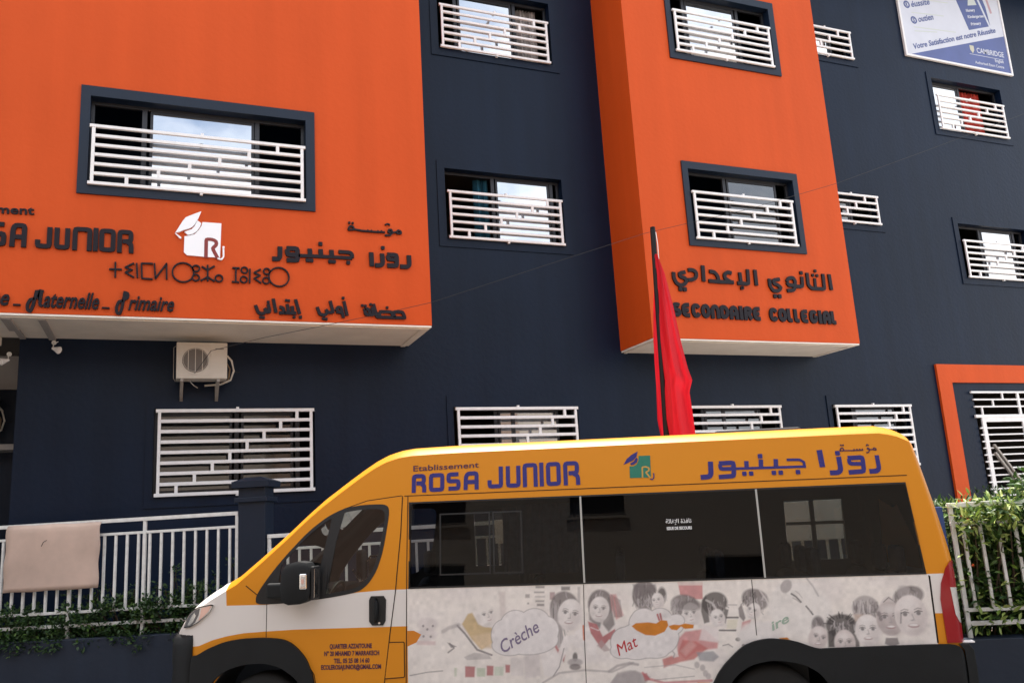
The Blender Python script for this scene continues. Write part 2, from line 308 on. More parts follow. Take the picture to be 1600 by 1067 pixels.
L_TIFINAGH = [[('s',0.02,[(-0.706,5.188),(-0.563,5.192)]),('s',0.02,[(-0.638,5.286),(-0.634,5.085)])],[('s',0.02,[(-0.427,5.282),(-0.524,5.222),(-0.444,5.193),(-0.522,5.156),(-0.421,5.096)])],[('s',0.02,[(-0.396,5.284),(-0.381,5.094)])],[('s',0.02,[(-0.208,5.288),(-0.341,5.285),(-0.329,5.088),(-0.206,5.085)])],[('s',0.02,[(-0.19,5.296),(-0.174,5.094),(-0.047,5.301),(-0.042,5.09)])],[('o',0.128,[(0.151,5.193)],0.018)],[('o',0.042,[(0.305,5.254)],0.018),('o',0.042,[(0.304,5.132)],0.018)],[('s',0.02,[(0.372,5.286),(0.445,5.239),(0.53,5.301)]),('s',0.02,[(0.445,5.309),(0.448,5.092)]),('s',0.02,[(0.363,5.092),(0.444,5.149),(0.532,5.093)])],[('o',0.045,[(0.585,5.137)],0.018)],[('s',0.02,[(0.75,5.288),(0.84,5.289)]),('s',0.02,[(0.795,5.288),(0.791,5.098)]),('s',0.02,[(0.744,5.099),(0.837,5.096)])],[('o',0.04,[(0.9,5.265)],0.018),('o',0.042,[(0.893,5.136)],0.018)],[('s',0.02,[(0.97,5.288),(0.967,5.091)])],[('s',0.02,[(1.106,5.29),(1.022,5.238),(1.1,5.202),(1.022,5.159),(1.113,5.1)])],[('o',0.04,[(1.183,5.264)],0.018),('o',0.043,[(1.176,5.137)],0.018)],[('o',0.13,[(1.341,5.195)],0.018)]]
L_LOGO = [[('p',0,[(0.048,5.719),(0.086,5.791),(0.132,5.88),(0.167,5.932),(0.254,5.98),(0.356,6.03),(0.321,5.932),(0.285,5.855),(0.257,5.816),(0.213,5.784),(0.148,5.759),(0.098,5.731)])],[('p',0,[(0.156,5.735),(0.243,5.778),(0.278,5.822),(0.31,5.902),(0.358,5.869),(0.344,5.819),(0.309,5.758),(0.258,5.714),(0.2,5.697)])],[('p',0,[(0.041,5.709),(0.059,5.703),(0.121,5.659),(0.118,5.639),(0.099,5.645)])],[('p',0,[(0.373,5.887),(0.607,5.887),(0.595,5.419),(0.442,5.416),(0.194,5.425),(0.154,5.463),(0.157,5.678),(0.215,5.69),(0.28,5.715),(0.33,5.776),(0.362,5.836)])],[('s',0.045,[(0.422,5.403),(0.422,5.656),(0.494,5.658),(0.546,5.636),(0.548,5.583),(0.499,5.538),(0.567,5.404)])],[('s',0.02,[(0.636,5.539),(0.638,5.428),(0.612,5.39),(0.564,5.403)]),('d',0.013,[(0.636,5.558)])]]
L_SWASH = [[('s',0.034,[(-1.499,4.777),(-1.545,4.764),(-1.573,4.696),(-1.567,4.632),(-1.537,4.616),(-1.514,4.677),(-1.48,4.879)]),('s',0.05,[(-1.477,4.882),(-1.453,4.779),(-1.428,4.889)]),('s',0.034,[(-1.428,4.884),(-1.442,4.701),(-1.414,4.686)])],[('s',0.034,[(-0.535,4.792),(-0.583,4.779),(-0.61,4.697),(-0.6,4.631),(-0.569,4.622),(-0.547,4.684),(-0.517,4.894)]),('s',0.05,[(-0.538,4.89),(-0.488,4.883),(-0.492,4.835),(-0.535,4.807)])],[('s',0.02,[(-1.719,4.693),(-1.643,4.693)])],[('s',0.02,[(-0.768,4.692),(-0.684,4.69)])]]
L_VAN_AR = [[('s',0.04,[(0.722,2.258),(0.718,2.159),(0.702,2.137),(0.634,2.135)])],[('s',0.036,[(0.788,2.24),(0.902,2.241),(0.895,2.135),(0.776,2.132)]),('s',0.03,[(0.796,2.234),(0.795,2.196),(0.892,2.193)])],[('s',0.02,[(0.903,2.193),(1.175,2.189),(1.46,2.186)]),('s',0.034,[(1.004,2.25),(1.001,2.197)]),('s',0.034,[(1.118,2.256),(1.113,2.196)]),('s',0.034,[(1.234,2.255),(1.229,2.195)]),('s',0.02,[(1.318,2.245),(1.417,2.242),(1.448,2.221),(1.449,2.189)]),('d',0.017,[(0.978,2.15)]),('d',0.017,[(1.031,2.149)]),('d',0.017,[(1.207,2.147)]),('d',0.017,[(1.26,2.146)]),('d',0.017,[(1.393,2.145)]),('d',0.018,[(1.115,2.283)])],[('s',0.042,[(1.578,2.311),(1.585,2.175)])],[('s',0.038,[(1.718,2.252),(1.721,2.145),(1.699,2.127),(1.636,2.128)]),('d',0.018,[(1.714,2.28)])],[('s',0.036,[(1.788,2.237),(1.909,2.238),(1.902,2.129),(1.78,2.125)]),('s',0.03,[(1.796,2.231),(1.796,2.193),(1.899,2.187)])],[('s',0.038,[(2.035,2.25),(2.034,2.147),(2.011,2.127),(1.947,2.126)])]]
L_VAN_MU = [[('s',0.009,[(1.736,2.3),(1.746,2.319),(1.762,2.318),(1.767,2.296),(1.735,2.297)]),('s',0.009,[(1.767,2.298),(1.838,2.295),(1.925,2.295)]),('s',0.009,[(1.85,2.308),(1.849,2.298)]),('s',0.009,[(1.874,2.308),(1.873,2.298)]),('s',0.009,[(1.898,2.308),(1.898,2.298)]),('s',0.009,[(1.919,2.308),(1.92,2.297)]),('d',0.006,[(1.749,2.341)]),('d',0.006,[(1.766,2.341)])],[('s',0.009,[(1.947,2.274),(1.971,2.276),(1.983,2.3),(1.97,2.312),(1.96,2.303),(1.981,2.295)]),('s',0.009,[(1.958,2.326),(1.967,2.339),(1.982,2.328)])],[('s',0.009,[(1.983,2.296),(2.012,2.297),(2.023,2.31),(2.041,2.302),(2.04,2.291),(2.011,2.295)])]]
L_VAN_LOGO = [[('p',0,[(0.026,2.263),(0.056,2.31),(0.095,2.34),(0.148,2.368),(0.137,2.327),(0.108,2.296),(0.075,2.282)])],[('p',0,[(0.079,2.271),(0.112,2.288),(0.133,2.319),(0.145,2.306),(0.137,2.279),(0.11,2.261),(0.089,2.257)])],[('p',0,[(0.153,2.33),(0.246,2.329),(0.24,2.152),(0.071,2.154),(0.074,2.25),(0.105,2.247),(0.133,2.263),(0.149,2.29)])],[('s',0.012,[(0.173,2.152),(0.176,2.237),(0.205,2.239),(0.229,2.229),(0.228,2.207),(0.202,2.195),(0.236,2.146)])],[('s',0.008,[(0.264,2.186),(0.264,2.151),(0.251,2.134),(0.233,2.14)])]]
# ================================================================ ground (follows the street's slight fall)
ST = R(1.25); SY = R(29)
uv = Vector((math.cos(SY), -math.sin(SY), 0)); nv = Vector((math.sin(SY), math.cos(SY), 0))
u2 = uv*math.cos(ST) - Vector((0,0,1))*math.sin(ST); z2 = Vector((0,0,1))*math.cos(ST) + uv*math.sin(ST)
STREET = Matrix.Translation(nv*7.0 + Vector((0,0,1.85)) - z2*1.87) @ Matrix((u2, nv, z2)).transposed().to_4x4()
def street(o): o.matrix_world = STREET; return o
g = MB(); g.box(-260, 260, -8.6, 2.35, -.3, 0); street(g.build('road', M['asphalt'], kind='structure'))
g = MB()
for x in np.arange(-40, 40, 1.0): g.box(x, x+.985, 2.36, 2.50, -.2, .13)
street(g.build('kerb', M['kerb'], kind='structure'))
g = MB(); g.box(-260, 260, 2.52, 30, -.3, .12); street(g.build('pavement', M['paving'], kind='structure'))
g = MB()
for x in np.arange(-40, 40, 1.0): g.box(x, x+.985, -8.76, -8.62, -.2, .13)
street(g.build('kerb', M['kerb'], kind='structure'))
g = MB(); g.box(-260, 260, -30, -8.78, -.3, .12); street(g.build('pavement', M['paving'], kind='structure'))
g = MB(); g.box(-400, 400, -400, 400, -9, -8.5); g.build('ground', M['earth'], kind='structure')
# ================================================================ the school
SCH = tag(empty('school_building', (3, 12.5, 0)), 'large navy blue and orange school building with projecting orange bays and white window grilles', 'building')
def sch(mb, name, m, parent=None, **kw):
    o = mb.build(name, m, None, **kw); o.parent = parent or SCH
    if parent is None: o.matrix_parent_inverse = Matrix.Translation((-3, -12.5, 0))
    return o
YN, YA, YB = 12.5, 11.25, 11.44
TOP = 13.95
opN = [(-.16, 1.99, 2.44, 3.62), (4.10, 6.24, 2.44, 3.62), (8.2, 10.34, 2.44, 3.62), (11.52, 13.47, 2.44, 3.62),
       (4.13, 6.25, 6.36, 7.57), (4.13, 6.25, 9.75, 10.97), (12.05, 13.40, 7.29, 7.90), (12.0, 13.36, 10.98, 11.60),
       (15.62, 17.72, 6.30, 7.51), (15.58, 17.72, 9.69, 10.92), (15.22, 17.9, .0, 3.87)]
sch(holes_wall(-1.81, 24, -1.5, TOP, YN, YN+.24, opN), 'wall', M['navy'], label='navy blue main wall')
opA = [(-1.0, 1.71, 6.28, 7.49)]
sch(holes_wall(-9, 3.435, 4.60, TOP, YA, YA+.2, opA), 'bay_wall', M['orange'], label='orange front of the left bay with the school name')
opB = [(8.12, 10.34, 6.27, 7.53), (8.12, 10.30, 9.70, 10.95)]
sch(holes_wall(7.14, 11.385, 4.56, TOP, YB, YB+.2, opB), 'bay_wall', M['orange'], label='orange front of the right bay')
mb = MB(); mb.box(3.235, 3.432, YA+.2, YN, 4.60, TOP); mb.box(-9, -8.8, YA+.2, YN, 4.6, TOP); sch(mb, 'bay_side', M['orange'])
mb = MB(); mb.box(7.143, 7.34, YB+.2, YN, 4.56, TOP); sch(mb, 'bay_side', M['orange'])
mb = MB(); mb.box(11.185, 11.382, YB+.2, YN, 4.56, TOP); sch(mb, 'bay_side', M['orange'])
# bay undersides: white slab with a drip edge
mb = MB(); mb.box(-9, 3.43, YA+.003, YN, 4.50+.07, 4.597); mb.box(-9, 3.40, YA+.05, YA+.12, 4.555, 4.57); mb.box(3.30, 3.37, YA+.12, YN, 4.555, 4.57)
sch(mb, 'soffit', M['soffit'], bevel=.004)
mb = MB(); mb.box(7.15, 11.375, YB+.003, YN, 4.53, 4.557); mb.box(7.2, 11.32, YB+.06, YB+.12, 4.518, 4.53); mb.box(7.2, 7.26, YB+.12, YN, 4.518, 4.53); mb.box(11.24, 11.3, YB+.12, YN, 4.518, 4.53)
sch(mb, 'soffit', M['soffit'], bevel=.004)
# porch at the left end
mb = MB(); mb.box(-9, -1.81, 12.5, 14.2, 4.98, 5.1); mb.box(-9, -2.02, 12.36, 12.52, 4.46, 4.569); mb.box(-9, -1.83, 12.52, 12.60, 4.6, 4.98)
sch(mb, 'porch_ceiling', M['soffit'])
mb = MB(); mb.box(-9, -1.83, 14.0, 14.2, 4.14, 4.98); mb.box(-9, -1.9, 13.94, 14.0, 4.12, 4.17); mb.box(-9, -1.95, 13.6, 14.0, 3.22, 3.30)
sch(mb, 'porch_wall', M['grey_wall'])
mb = MB(); mb.box(-9, -1.83, 14.01, 14.2, -1.5, 4.14); mb.box(-1.81, -1.6, 12.745, 14.2, -1.5, 4.98); sch(mb, 'porch_wall', M['navy'])
mb = MB(); mb.box(-1.81, -1.74, 12.0, 12.5, 4.552, 4.569); mb.box(-1.47, -1.39, 11.36, 12.5, 4.545, 4.569); mb.box(-1.86, -1.76, 11.36, 12.0, 4.545, 4.569)
sch(mb, 'soffit_beam', M['grey_wall'])
# hidden mass: roof, ends, back, dark rooms behind the openings
mb = MB(); mb.box(-9, 24, YA+.22, 22, TOP, TOP+.25); mb.box(-9.2, -9, YA+.2, 22, 4.6, TOP); mb.box(24, 24.2, YN, 22, -1.5, TOP); mb.box(-9, 24, 22, 22.2, -1.5, TOP)
sch(mb, 'outer_shell', M['navy'])
mb = MB(); mb.box(-8.8, 23.9, 15.6, 15.8, .6, TOP-.1)
for z in (1.5, 4.62, 8.0, 11.9): mb.box(-8.8 if z > 4 else -1.55, 23.9, YN+.26, 15.6, z, z+.15)
for z in (4.62, 8.0, 11.9): mb.box(-8.8, 3.2, YA+.22, YN-.02, z, z+.15); mb.box(7.36, 11.16, YB+.22, YN-.02, z, z+.15)
for x in (3.2, 7.0, 11.4, 14.3, 19.0): mb.box(x, x+.12, YN+.26, 15.6, 1.65, TOP-.1)
sch(mb, 'interior', M['room'])
# ---- windows: (opening, plane, panes, mullions, curtains)
def window(op, Y, panes, mull, pm='pane', curtain=None, dep=.13):
    x0, x1, z0, z1 = op; y = Y+dep; t = .045
    mb = MB(); mb.box(x0, x1, y, y+.05, z1-t, z1); mb.box(x0, x1, y, y+.05, z0, z0+t); mb.box(x0, x0+t, y, y+.05, z0+t, z1-t); mb.box(x1-t, x1, y, y+.05, z0+t, z1-t)
    wd = sch(mb, 'window', M['alu'], bevel=.004)
    for m in mull:
        k = MB(); k.box(m-.03, m+.03, y+.004, y+.046, z0+t, z1-t); sch(k, 'mullion', M['alu'], wd)
    for a, b in panes:
        k = MB(); s = .035
        k.box(a, b, y+.012, y+.040, z1-t-s, z1-t); k.box(a, b, y+.012, y+.040, z0+t, z0+t+s); k.box(a, a+s, y+.012, y+.040, z0+t+s, z1-t-s); k.box(b-s, b, y+.012, y+.040, z0+t+s, z1-t-s)
        sch(k, 'sash', M['alu'], wd)
        k = MB(); k.box(a+s, b-s, y+.022, y+.028, z0+t+s, z1-t-s); sch(k, 'pane', M[pm], wd)
    for c in (curtain or []):
        a, b, m = c; k = MB(); n = 36; vs = []
        for i in range(n+1):
            x = a+(b-a)*i/n; yy = y+.16+.035*math.sin(i*1.35)+.012*math.sin(i*3.1)
            vs += [(x, yy, z0+.02), (x+.01*math.sin(i), yy, z1-.03)]
        k.add(vs, [(2*i, 2*i+2, 2*i+3, 2*i+1) for i in range(n)]); sch(k, 'curtain', M[m], wd, smooth=True)
    return wd
window(opA[0], YA, [(-.29, 1.03)], [-.36, 1.07])
window(opN[4], YN, [(5.08, 6.07)], [5.02, 6.11], curtain=[(4.72, 4.98, 'curtain_blue')])
window(opN[5], YN, [(4.56, 5.57)], [4.5, 5.62], curtain=[(5.66, 6.10, 'curtain_grey')])
window(opB[0], YB, [(9.02, 10.08)], [8.96], pm='dullpane')
window(opB[1], YB, [(8.55, 9.62)], [8.5, 9.68])
window(opN[8], YN, [(16.46, 17.40)], [16.40, 17.45])
window(opN[9], YN, [(15.63, 16.50)], [16.54], curtain=[(16.59, 17.33, 'curtain_red')])
window(opN[6], YN, [(12.1, 12.8)], [12.84], pm='dullpane'); window(opN[7], YN, [(12.05, 12.9)], [12.94])
window(opN[0], YN, [(-.11, .86), (.98, 1.70)], [.92, 1.76], pm='dullpane')
window(opN[1], YN, [(4.9, 5.95)], [4.85, 5.15], pm='pane')
window(opN[2], YN, [(8.8, 10.0)], [8.75, 9.2], pm='dullpane'); window(opN[3], YN, [(12.2, 13.2)], [12.15], pm='dullpane')
# painted surrounds
def surround(op, Y, wl, wr, wb, wt, d, m, name='window_surround'):
    x0, x1, z0, z1 = op; mb = MB()
    mb.box(x0-wl, x1+wr, Y-d, Y, z1, z1+wt); mb.box(x0-wl, x1+wr, Y-d, Y, z0-wb, z0); mb.box(x0-wl, x0, Y-d, Y, z0, z1); mb.box(x1, x1+wr, Y-d, Y, z0, z1)
    me = bpy.data.meshes.new('t'); me.from_pydata(mb.v, [], mb.f); bm = bmesh.new(); bm.from_mesh(me); bmesh.ops.remove_doubles(bm, verts=bm.verts, dist=1e-5)
    o2 = MB(); o2.add([v.co[:] for v in bm.verts], [[v.index for v in f.verts] for f in bm.faces]); bm.free()
    o = sch(o2, name, M[m])
    if wb < .13:
        k = MB(); e = .004
        k.box(x0+.0005, x0+e, Y-d+.001, Y+.128, z0+e, z1-e); k.box(x1-e, x1-.0005, Y-d+.001, Y+.128, z0+e, z1-e); k.box(x0+.0005, x1-.0005, Y-d+.001, Y+.128, z1-e, z1-.0005); k.box(x0+.0005, x1-.0005, Y-d+.001, Y+.128, z0+.0005, z0+e)
        sch(k, 'window_reveal', M['navytrim'])
    return o
surround(opA[0], YA, .11, .12, .125, .135, .03, 'navytrim')
surround(opB[0], YB, .11, .11, .12, .13, .03, 'navytrim'); surround(opB[1], YB, .10, .12, .11, .14, .03, 'navytrim')
for k in (4, 5, 8, 9): surround(opN[k], YN, .13, .13, .14, .13, .018, 'navy')
for k in (0, 1, 2, 3): surround(opN[k], YN, .10, .11, .15, .17, .018, 'navy')
for k in (6, 7): surround(opN[k], YN, .12, .14, .14, .1, .018, 'navy')
# ---- white grilles with stepped connectors
def grille(x0, x1, z0, z1, nb, Y, t0, dt):
    y0, y1 = Y-.075, Y-.035; th = .046 if nb == 9 else .040
    xm = (x0+x1)/2; g = empty('window_grille'); g.parent = SCH; g.matrix_parent_inverse = Matrix.Translation((-3, -12.5, 0))
    for a in (x0+.03, x1-.064):
        k = MB(); k.box(a-.003, a+.037, y0+.004, y1-.004, z0+th/2, z1-th/2); sch(k, 'upright', M['white'], g, bevel=.003)
    for a, b in ((z1+th/2, z1+.05), (z0-.045, z0-th/2)):
        k = MB(); k.box(xm-.018, xm+.018, y0+.01, Y+.05, a, b); sch(k, 'fixing_lug', M['white'], g)
    bars = MB(); bars.box(x0, x1, y0, y1, -th/2, th/2); long_ = None
    bars2 = MB(); bars2.box(x0+.067, x1-.067, y0, y1, -th/2, th/2)
    for i in range(nb):
        z = z0+(z1-z0)*i/(nb-1)
        if i in (0, nb-1):
            if long_ is None: long_ = o = bars.build('bar', M['white'], g, bevel=.004)
            else: o = inst(long_, 'bar', g, (0,0,0))
        else:
            if i == 1: short = o = bars2.build('bar', M['white'], g, bevel=.004)
            else: o = inst(short, 'bar', g, (0,0,0))
        o.location = (0, 0, z)
    gap = (z1-z0)/(nb-1); c0 = MB(); c0.box(-.021, .021, y0+.003, y1-.003, th/2, gap-th/2); cm = None
    for i in range(nb-1):
        loc = (x0+(x1-x0)*(t0+dt*i), 0, z0+gap*i)
        if cm is None: cm = c0.build('connector', M['white'], g); cm.location = loc
        else: inst(cm, 'connector', g, loc)
    return g
grille(-.99, 1.695, 6.29, 7.06, 7, YA, .166, .139)
for x0, x1, z0, z1 in ((4.15, 6.22, 6.375, 7.155), (4.15, 6.20, 9.765, 10.545), (15.64, 17.71, 6.315, 7.115), (15.6, 17.7, 9.70, 10.49)):
    grille(x0, x1, z0, z1, 7, YN, .166, .139)
for z0, z1 in ((6.285, 7.10), (9.74, 10.52)): grille(8.135, 10.26, z0, z1, 7, YB, .166, .139)
for x0, x1 in ((-.14, 1.975), (4.12, 6.22), (8.22, 10.32), (11.55, 13.45)): grille(x0, x1, 2.455, 3.585, 9, YN, .13, .1077)
for x0, x1, z0, z1 in ((12.03, 13.42, 7.30, 7.88), (11.98, 13.37, 10.99, 11.6)): grille(x0, x1, z0, z1, 5, YN, .2, .18)
# ---- entrance at the right: orange frame, white security gate
mb = MB(); mb.box(14.29, 18.9, YN-.05, YN, 4.05, 4.42); mb.box(14.29, 14.65, YN-.05, YN, -.4, 4.05); mb.box(18.54, 18.9, YN-.05, YN, -.4, 4.05)
sch(mb, 'entrance_frame', M['orange'], label='flat orange band framing the entrance')
mb = MB(); y = YN-.06
mb.box(15.12, 18.0, y, y+.04, 3.83, 3.87); mb.box(15.14, 18.0, y, y+.04, 3.33, 3.39); mb.box(16.42, 16.48, y+.002, y+.038, 3.39, 3.83)
mb.box(15.30, 15.40, y+.002, y+.038, .1, 3.33); mb.box(17.9, 18.0, y+.002, y+.038, .1, 3.33); mb.box(15.40, 16.46, y+.004, y+.036, 3.24, 3.33)
gt = sch(mb, 'security_gate', M['white'], bevel=.004)
for i, z in enumerate((3.70, 3.555, 3.70, 3.555)[:2]):
    k = MB(); k.box(15.16, 18.0, y+.004, y+.036, z-.015, z+.015); sch(k, 'bar', M['white'], gt)
for a, z0, z1 in ((16.0, 3.715, 3.83), (15.7, 3.57, 3.685), (15.36, 3.39, 3.54), (16.95, 3.715, 3.83), (17.3, 3.57, 3.685)):
    k = MB(); k.box(a-.018, a+.018, y+.006, y+.034, z0, z1); sch(k, 'connector', M['white'], gt)
sl = None
for i in range(22):
    z = 3.12-.135*i
    if sl is None:
        k = MB(); k.box(15.22, 16.42, y+.006, y+.030, -.014, .014); sl = sch(k, 'slat', M['white'], gt); sl.location = (0, 0, z)
    else: inst(sl, 'slat', gt, (0, 0, z))
k = MB(); k.box(16.45, 16.56, y+.003, y+.037, .1, 3.33); sch(k, 'stile', M['white'], gt, bevel=.004)
for i in range(2):
    k = MB(); k.bar((15.46, y-.03, 2.78-.16*i), (16.95, y-.03, .9-.16*i), .05, .045); sch(k, 'brace', M['steel'], gt, bevel=.006)
# ================================================================ lettering on the bays
FA = lambda a, b, d: (a, YA-d, b)
FB = lambda a, b, d: (a, YB-d, b)
def sign(name_groups, F, label, cat, part='letter', m='letter', d=.03, base=(0,0,0), step=.0006):
    t = tag(empty('wall_lettering', base), label, cat, 'lettering fixed to the orange bays')
    for gi in name_groups:
        o = glyph(gi, F, .0, d, step).build(part, M[m], t); o.matrix_parent_inverse = Matrix.Translation(-Vector(base))
    return t
def addto(t, mb, part, m):
    o = mb.build(part, M[m], t); o.matrix_parent_inverse = Matrix.Translation(-t.location); return o
sign(L_SEC_AR, FB, 'large black Arabic lettering in two words above the Latin line on the right orange bay', 'lettering', base=(9.2, YB, 5.3))
sign(L_ROSA_AR, FA, 'bold blocky Arabic school name right of the white logo on the left orange bay', 'lettering', base=(2.5, YA, 5.4))
sign(L_MUASSASA, FA, 'small thin Arabic word above the bold Arabic school name on the left bay', 'lettering', base=(2.9, YA, 5.75))
sign(L_PRIM_AR, FA, 'row of three slanted Arabic words along the lower right edge of the left orange bay', 'lettering', base=(2.4, YA, 4.7))
sign(L_TIFINAGH, FA, 'thin line-drawn Tifinagh lettering with rings under the white logo', 'lettering', base=(.9, YA, 5.1))
GL = {'R': [[(0,0),(0,1),(.86,1),(.95,.9),(.95,.62),(.85,.5),(.25,.5)], [(.66,.47),(.95,.36),(1,.24),(1,0)]], 'O': [[(0,0),(1,0),(1,1),(0,1),(0,0)]],
      'S': [[(1,1),(0,1),(0,.52),(1,.52),(1,0),(0,0)]], 'A': [[(0,0),(.04,.80),(.22,1),(1,1),(1,0)], [(.15,.40),(.85,.40)]], 'J': [[(0,.32),(0,0),(1,0),(1,1)]],
      'U': [[(0,1),(0,0),(1,0),(1,1)]], 'N': [[(0,0),(0,1),(1,1),(1,0)]], 'I': [[(.5,0),(.5,1)]]}
def block(chars, wst, r=.35):
    out = []
    for ch, a0, a1, b0, b1 in chars:
        h = wst/2; it = []
        for s in GL[ch]:
            it.append(('s', wst, [(a0+h+(a1-a0-2*h)*x, b0+(0 if y == 0 and ch in 'RANI' or False else h)+(b1-b0-(0 if y == 0 and ch in 'RANI' else h)-h)*y if y != 0 else b0+(0 if ch in 'RANI' else h)) for x, y in s]))
            if ch in 'I': it[-1] = ('s', wst, [((a0+a1)/2, b0), ((a0+a1)/2, b1)])
        out.append(it)
    return out
bz = (5.41, 5.71)
ch = [('R', -2.50, -2.31), ('O', -2.275, -2.075), ('S', -2.04, -1.835), ('A', -1.80, -1.62), ('J', -1.53, -1.35), ('U', -1.325, -1.155), ('N', -1.127, -.91), ('I', -.895, -.845), ('O', -.83, -.645), ('R', -.626, -.436)]
t = sign(block([(c, a, b, *bz) for c, a, b in ch], .055), FA, 'bold dark Latin school name in squared capitals left of the white logo', 'lettering', base=(-1.2, YA, 5.5))
t = tag(empty('wall_lettering', (-1.7, YA, 5.85)), 'small plain Latin word above the bold squared school name on the left bay', 'lettering', 'lettering fixed to the orange bays')
addto(t, text_mb('Etablissement', (-2.62, 5.80, -1.557, 5.834, .105), FA, 0, .02, bold=.02), 'word', 'letter')
t = tag(empty('wall_lettering', (-.9, YA, 4.7)), 'slanted brush-script French words along the bottom edge of the left orange bay', 'lettering', 'lettering fixed to the orange bays')
for gi in L_SWASH: addto(t, glyph(gi, FA, 0, .03), 'letter', 'letter')
addto(t, text_mb('Crèche', (-2.35, 4.69, -1.76, 4.685, .195), FA, 0, .03, shear=.3, bold=.018), 'word', 'letter')
addto(t, text_mb('aternelle', (-1.405, 4.678, -.80, 4.674, .20), FA, 0, .03, shear=.3, bold=.018), 'word', 'letter')
addto(t, text_mb('rimaire', (-.475, 4.68, .055, 4.677, .19), FA, 0, .03, shear=.3, bold=.018), 'word', 'letter')
GD = {'S': [[(1,.9),(.7,1),(.2,1),(0,.8),(.2,.55),(.8,.45),(1,.2),(.7,0),(0,.05)]], 'E': [[(1,1),(.3,1),(0,.8),(0,.2),(.3,0),(1,0)], [(.2,.5),(.85,.5)]],
      'C': [[(1,.75),(.75,1),(.25,1),(0,.75),(0,.25),(.25,0),(.75,0),(1,.25)]], 'O': [[(.3,0),(.7,0),(1,.3),(1,.7),(.7,1),(.3,1),(0,.7),(0,.3),(.3,0)]],
      'N': [[(0,-.2),(0,.7),(.3,1),(.7,1),(1,.7),(1,-.2)]], 'D': [[(0,0),(0,1),(.6,1),(1,.7),(1,.3),(.6,0),(0,0)]], 'A': [[(0,-.2),(0,.7),(.3,1),(.7,1),(1,.7),(1,-.2)], [(.1,.35),(.9,.35)]],
      'I': [[(.5,-.2),(.5,1.2)]], 'R': [[(0,-.2),(0,1),(.7,1),(.95,.85),(.95,.68),(.7,.5),(.3,.5)], [(.5,.48),(1.05,-.12)]], 'L': [[(0,1.2),(0,0),(1,0)]],
      'G': [[(1,.8),(.75,1),(.25,1),(0,.75),(0,.25),(.25,0),(.75,0),(1,.25),(1,.45),(.6,.45)]]}
grp = []
for word, a0, a1 in (('SECONDAIRE', 7.535, 9.31), ('COLLEGIAL', 9.465, 10.935)):
    wd_ = {'I': .55, 'L': .8}; tot = sum(wd_.get(c, 1) for c in word); a = a0; k = (a1-a0)/tot
    for c in word:
        wc = k*wd_.get(c, 1); h = .034; x0, x1 = a+h+.002, a+wc-h-.006; b0 = 4.915-.03*(a-7.5)/3.4; zz0, zz1 = b0+h, b0+.24-h-.0
        lo = b0; it = []
        for s in GD[c]:
            it.append(('s', .068, [(x0+(x1-x0)*x, (lo if y == -.2 else (b0+.24 if y == 1.2 else zz0+(zz1-zz0)*y))) for x, y in s]))
        grp.append(it); a += wc
sign(grp, FB, 'heavy black rounded Latin capitals in two words low on the right orange bay', 'lettering', base=(9.2, YB, 5.0), step=.001)
# white logo
t = tag(empty('school_logo', (.65, YA, 5.6)), 'white cap and block logo with initials between the Latin and Arabic names', 'logo')
for i, gi in enumerate(L_LOGO):
    d0, d1, m, nme = [(0,.034,'logo_white','cap_board'), (0,.032,'logo_white','cap_band'), (0,.034,'logo_white','tassel'), (0,.024,'logo_white','block'), (.0242,.027,'maroon','initial'), (.0,.036,'logo_white','initial')][i]
    addto(t, glyph(gi, FA, d0, d1), nme, m)
# ================================================================ banner high on the right
BN = tag(empty('wall_banner', (16.57, YN, 12.9)), 'white and blue printed banner in a white frame high on the navy wall', 'banner')
def bn(mb, name, m):
    o = mb.build(name, m, BN); o.matrix_parent_inverse = Matrix.Translation(-BN.location); return o
M['bn_white'] = mat('banner_white', (.62, .64, .72), .5, var=.04); M['bn_blue'] = mat('banner_blue', (.09, .12, .30), .5, var=.1)
M['bn_pink'] = mat('banner_faded_red', (.50, .32, .36), .6); M['bn_grey'] = mat('banner_small_print', (.58, .62, .60), .6); M['bn_crest'] = mat('banner_crest', (.55, .53, .42), .6)
Yb = 12.46
FP = lambda a, b, d: (a, Yb-d, b)
k = MB(); k.box(14.95, 18.2, Yb, Yb+.02, 11.37, 13.8); bn(k, 'panel', M['bn_white'])
k = MB()
for b in ((14.91,14.955,11.34,13.84),(18.19,18.235,11.34,13.84),(14.955,18.19,11.34,11.385),(14.955,18.19,13.795,13.84)): k.box(b[0], b[1], Yb-.02, Yb+.03, b[2], b[3])
bn(k, 'frame', M['white'])
pl = lambda pts, d, nm, m: bn(glyph([('p', 0, pts)], FP, 0.0005, d), nm, M[m])
pl([(15.05,11.39),(18.185,11.39),(18.185,12.36)], .002, 'blue_corner', 'bn_blue')
pl([(17.044,12.327),(16.62,13.55),(17.30,13.70),(17.733,12.54)], .002, 'book_cover', 'bn_blue')
pl([(17.784,12.572),(17.38,13.7),(17.5,13.75),(17.74,13.05)], .002, 'book_spine', 'bn_blue')
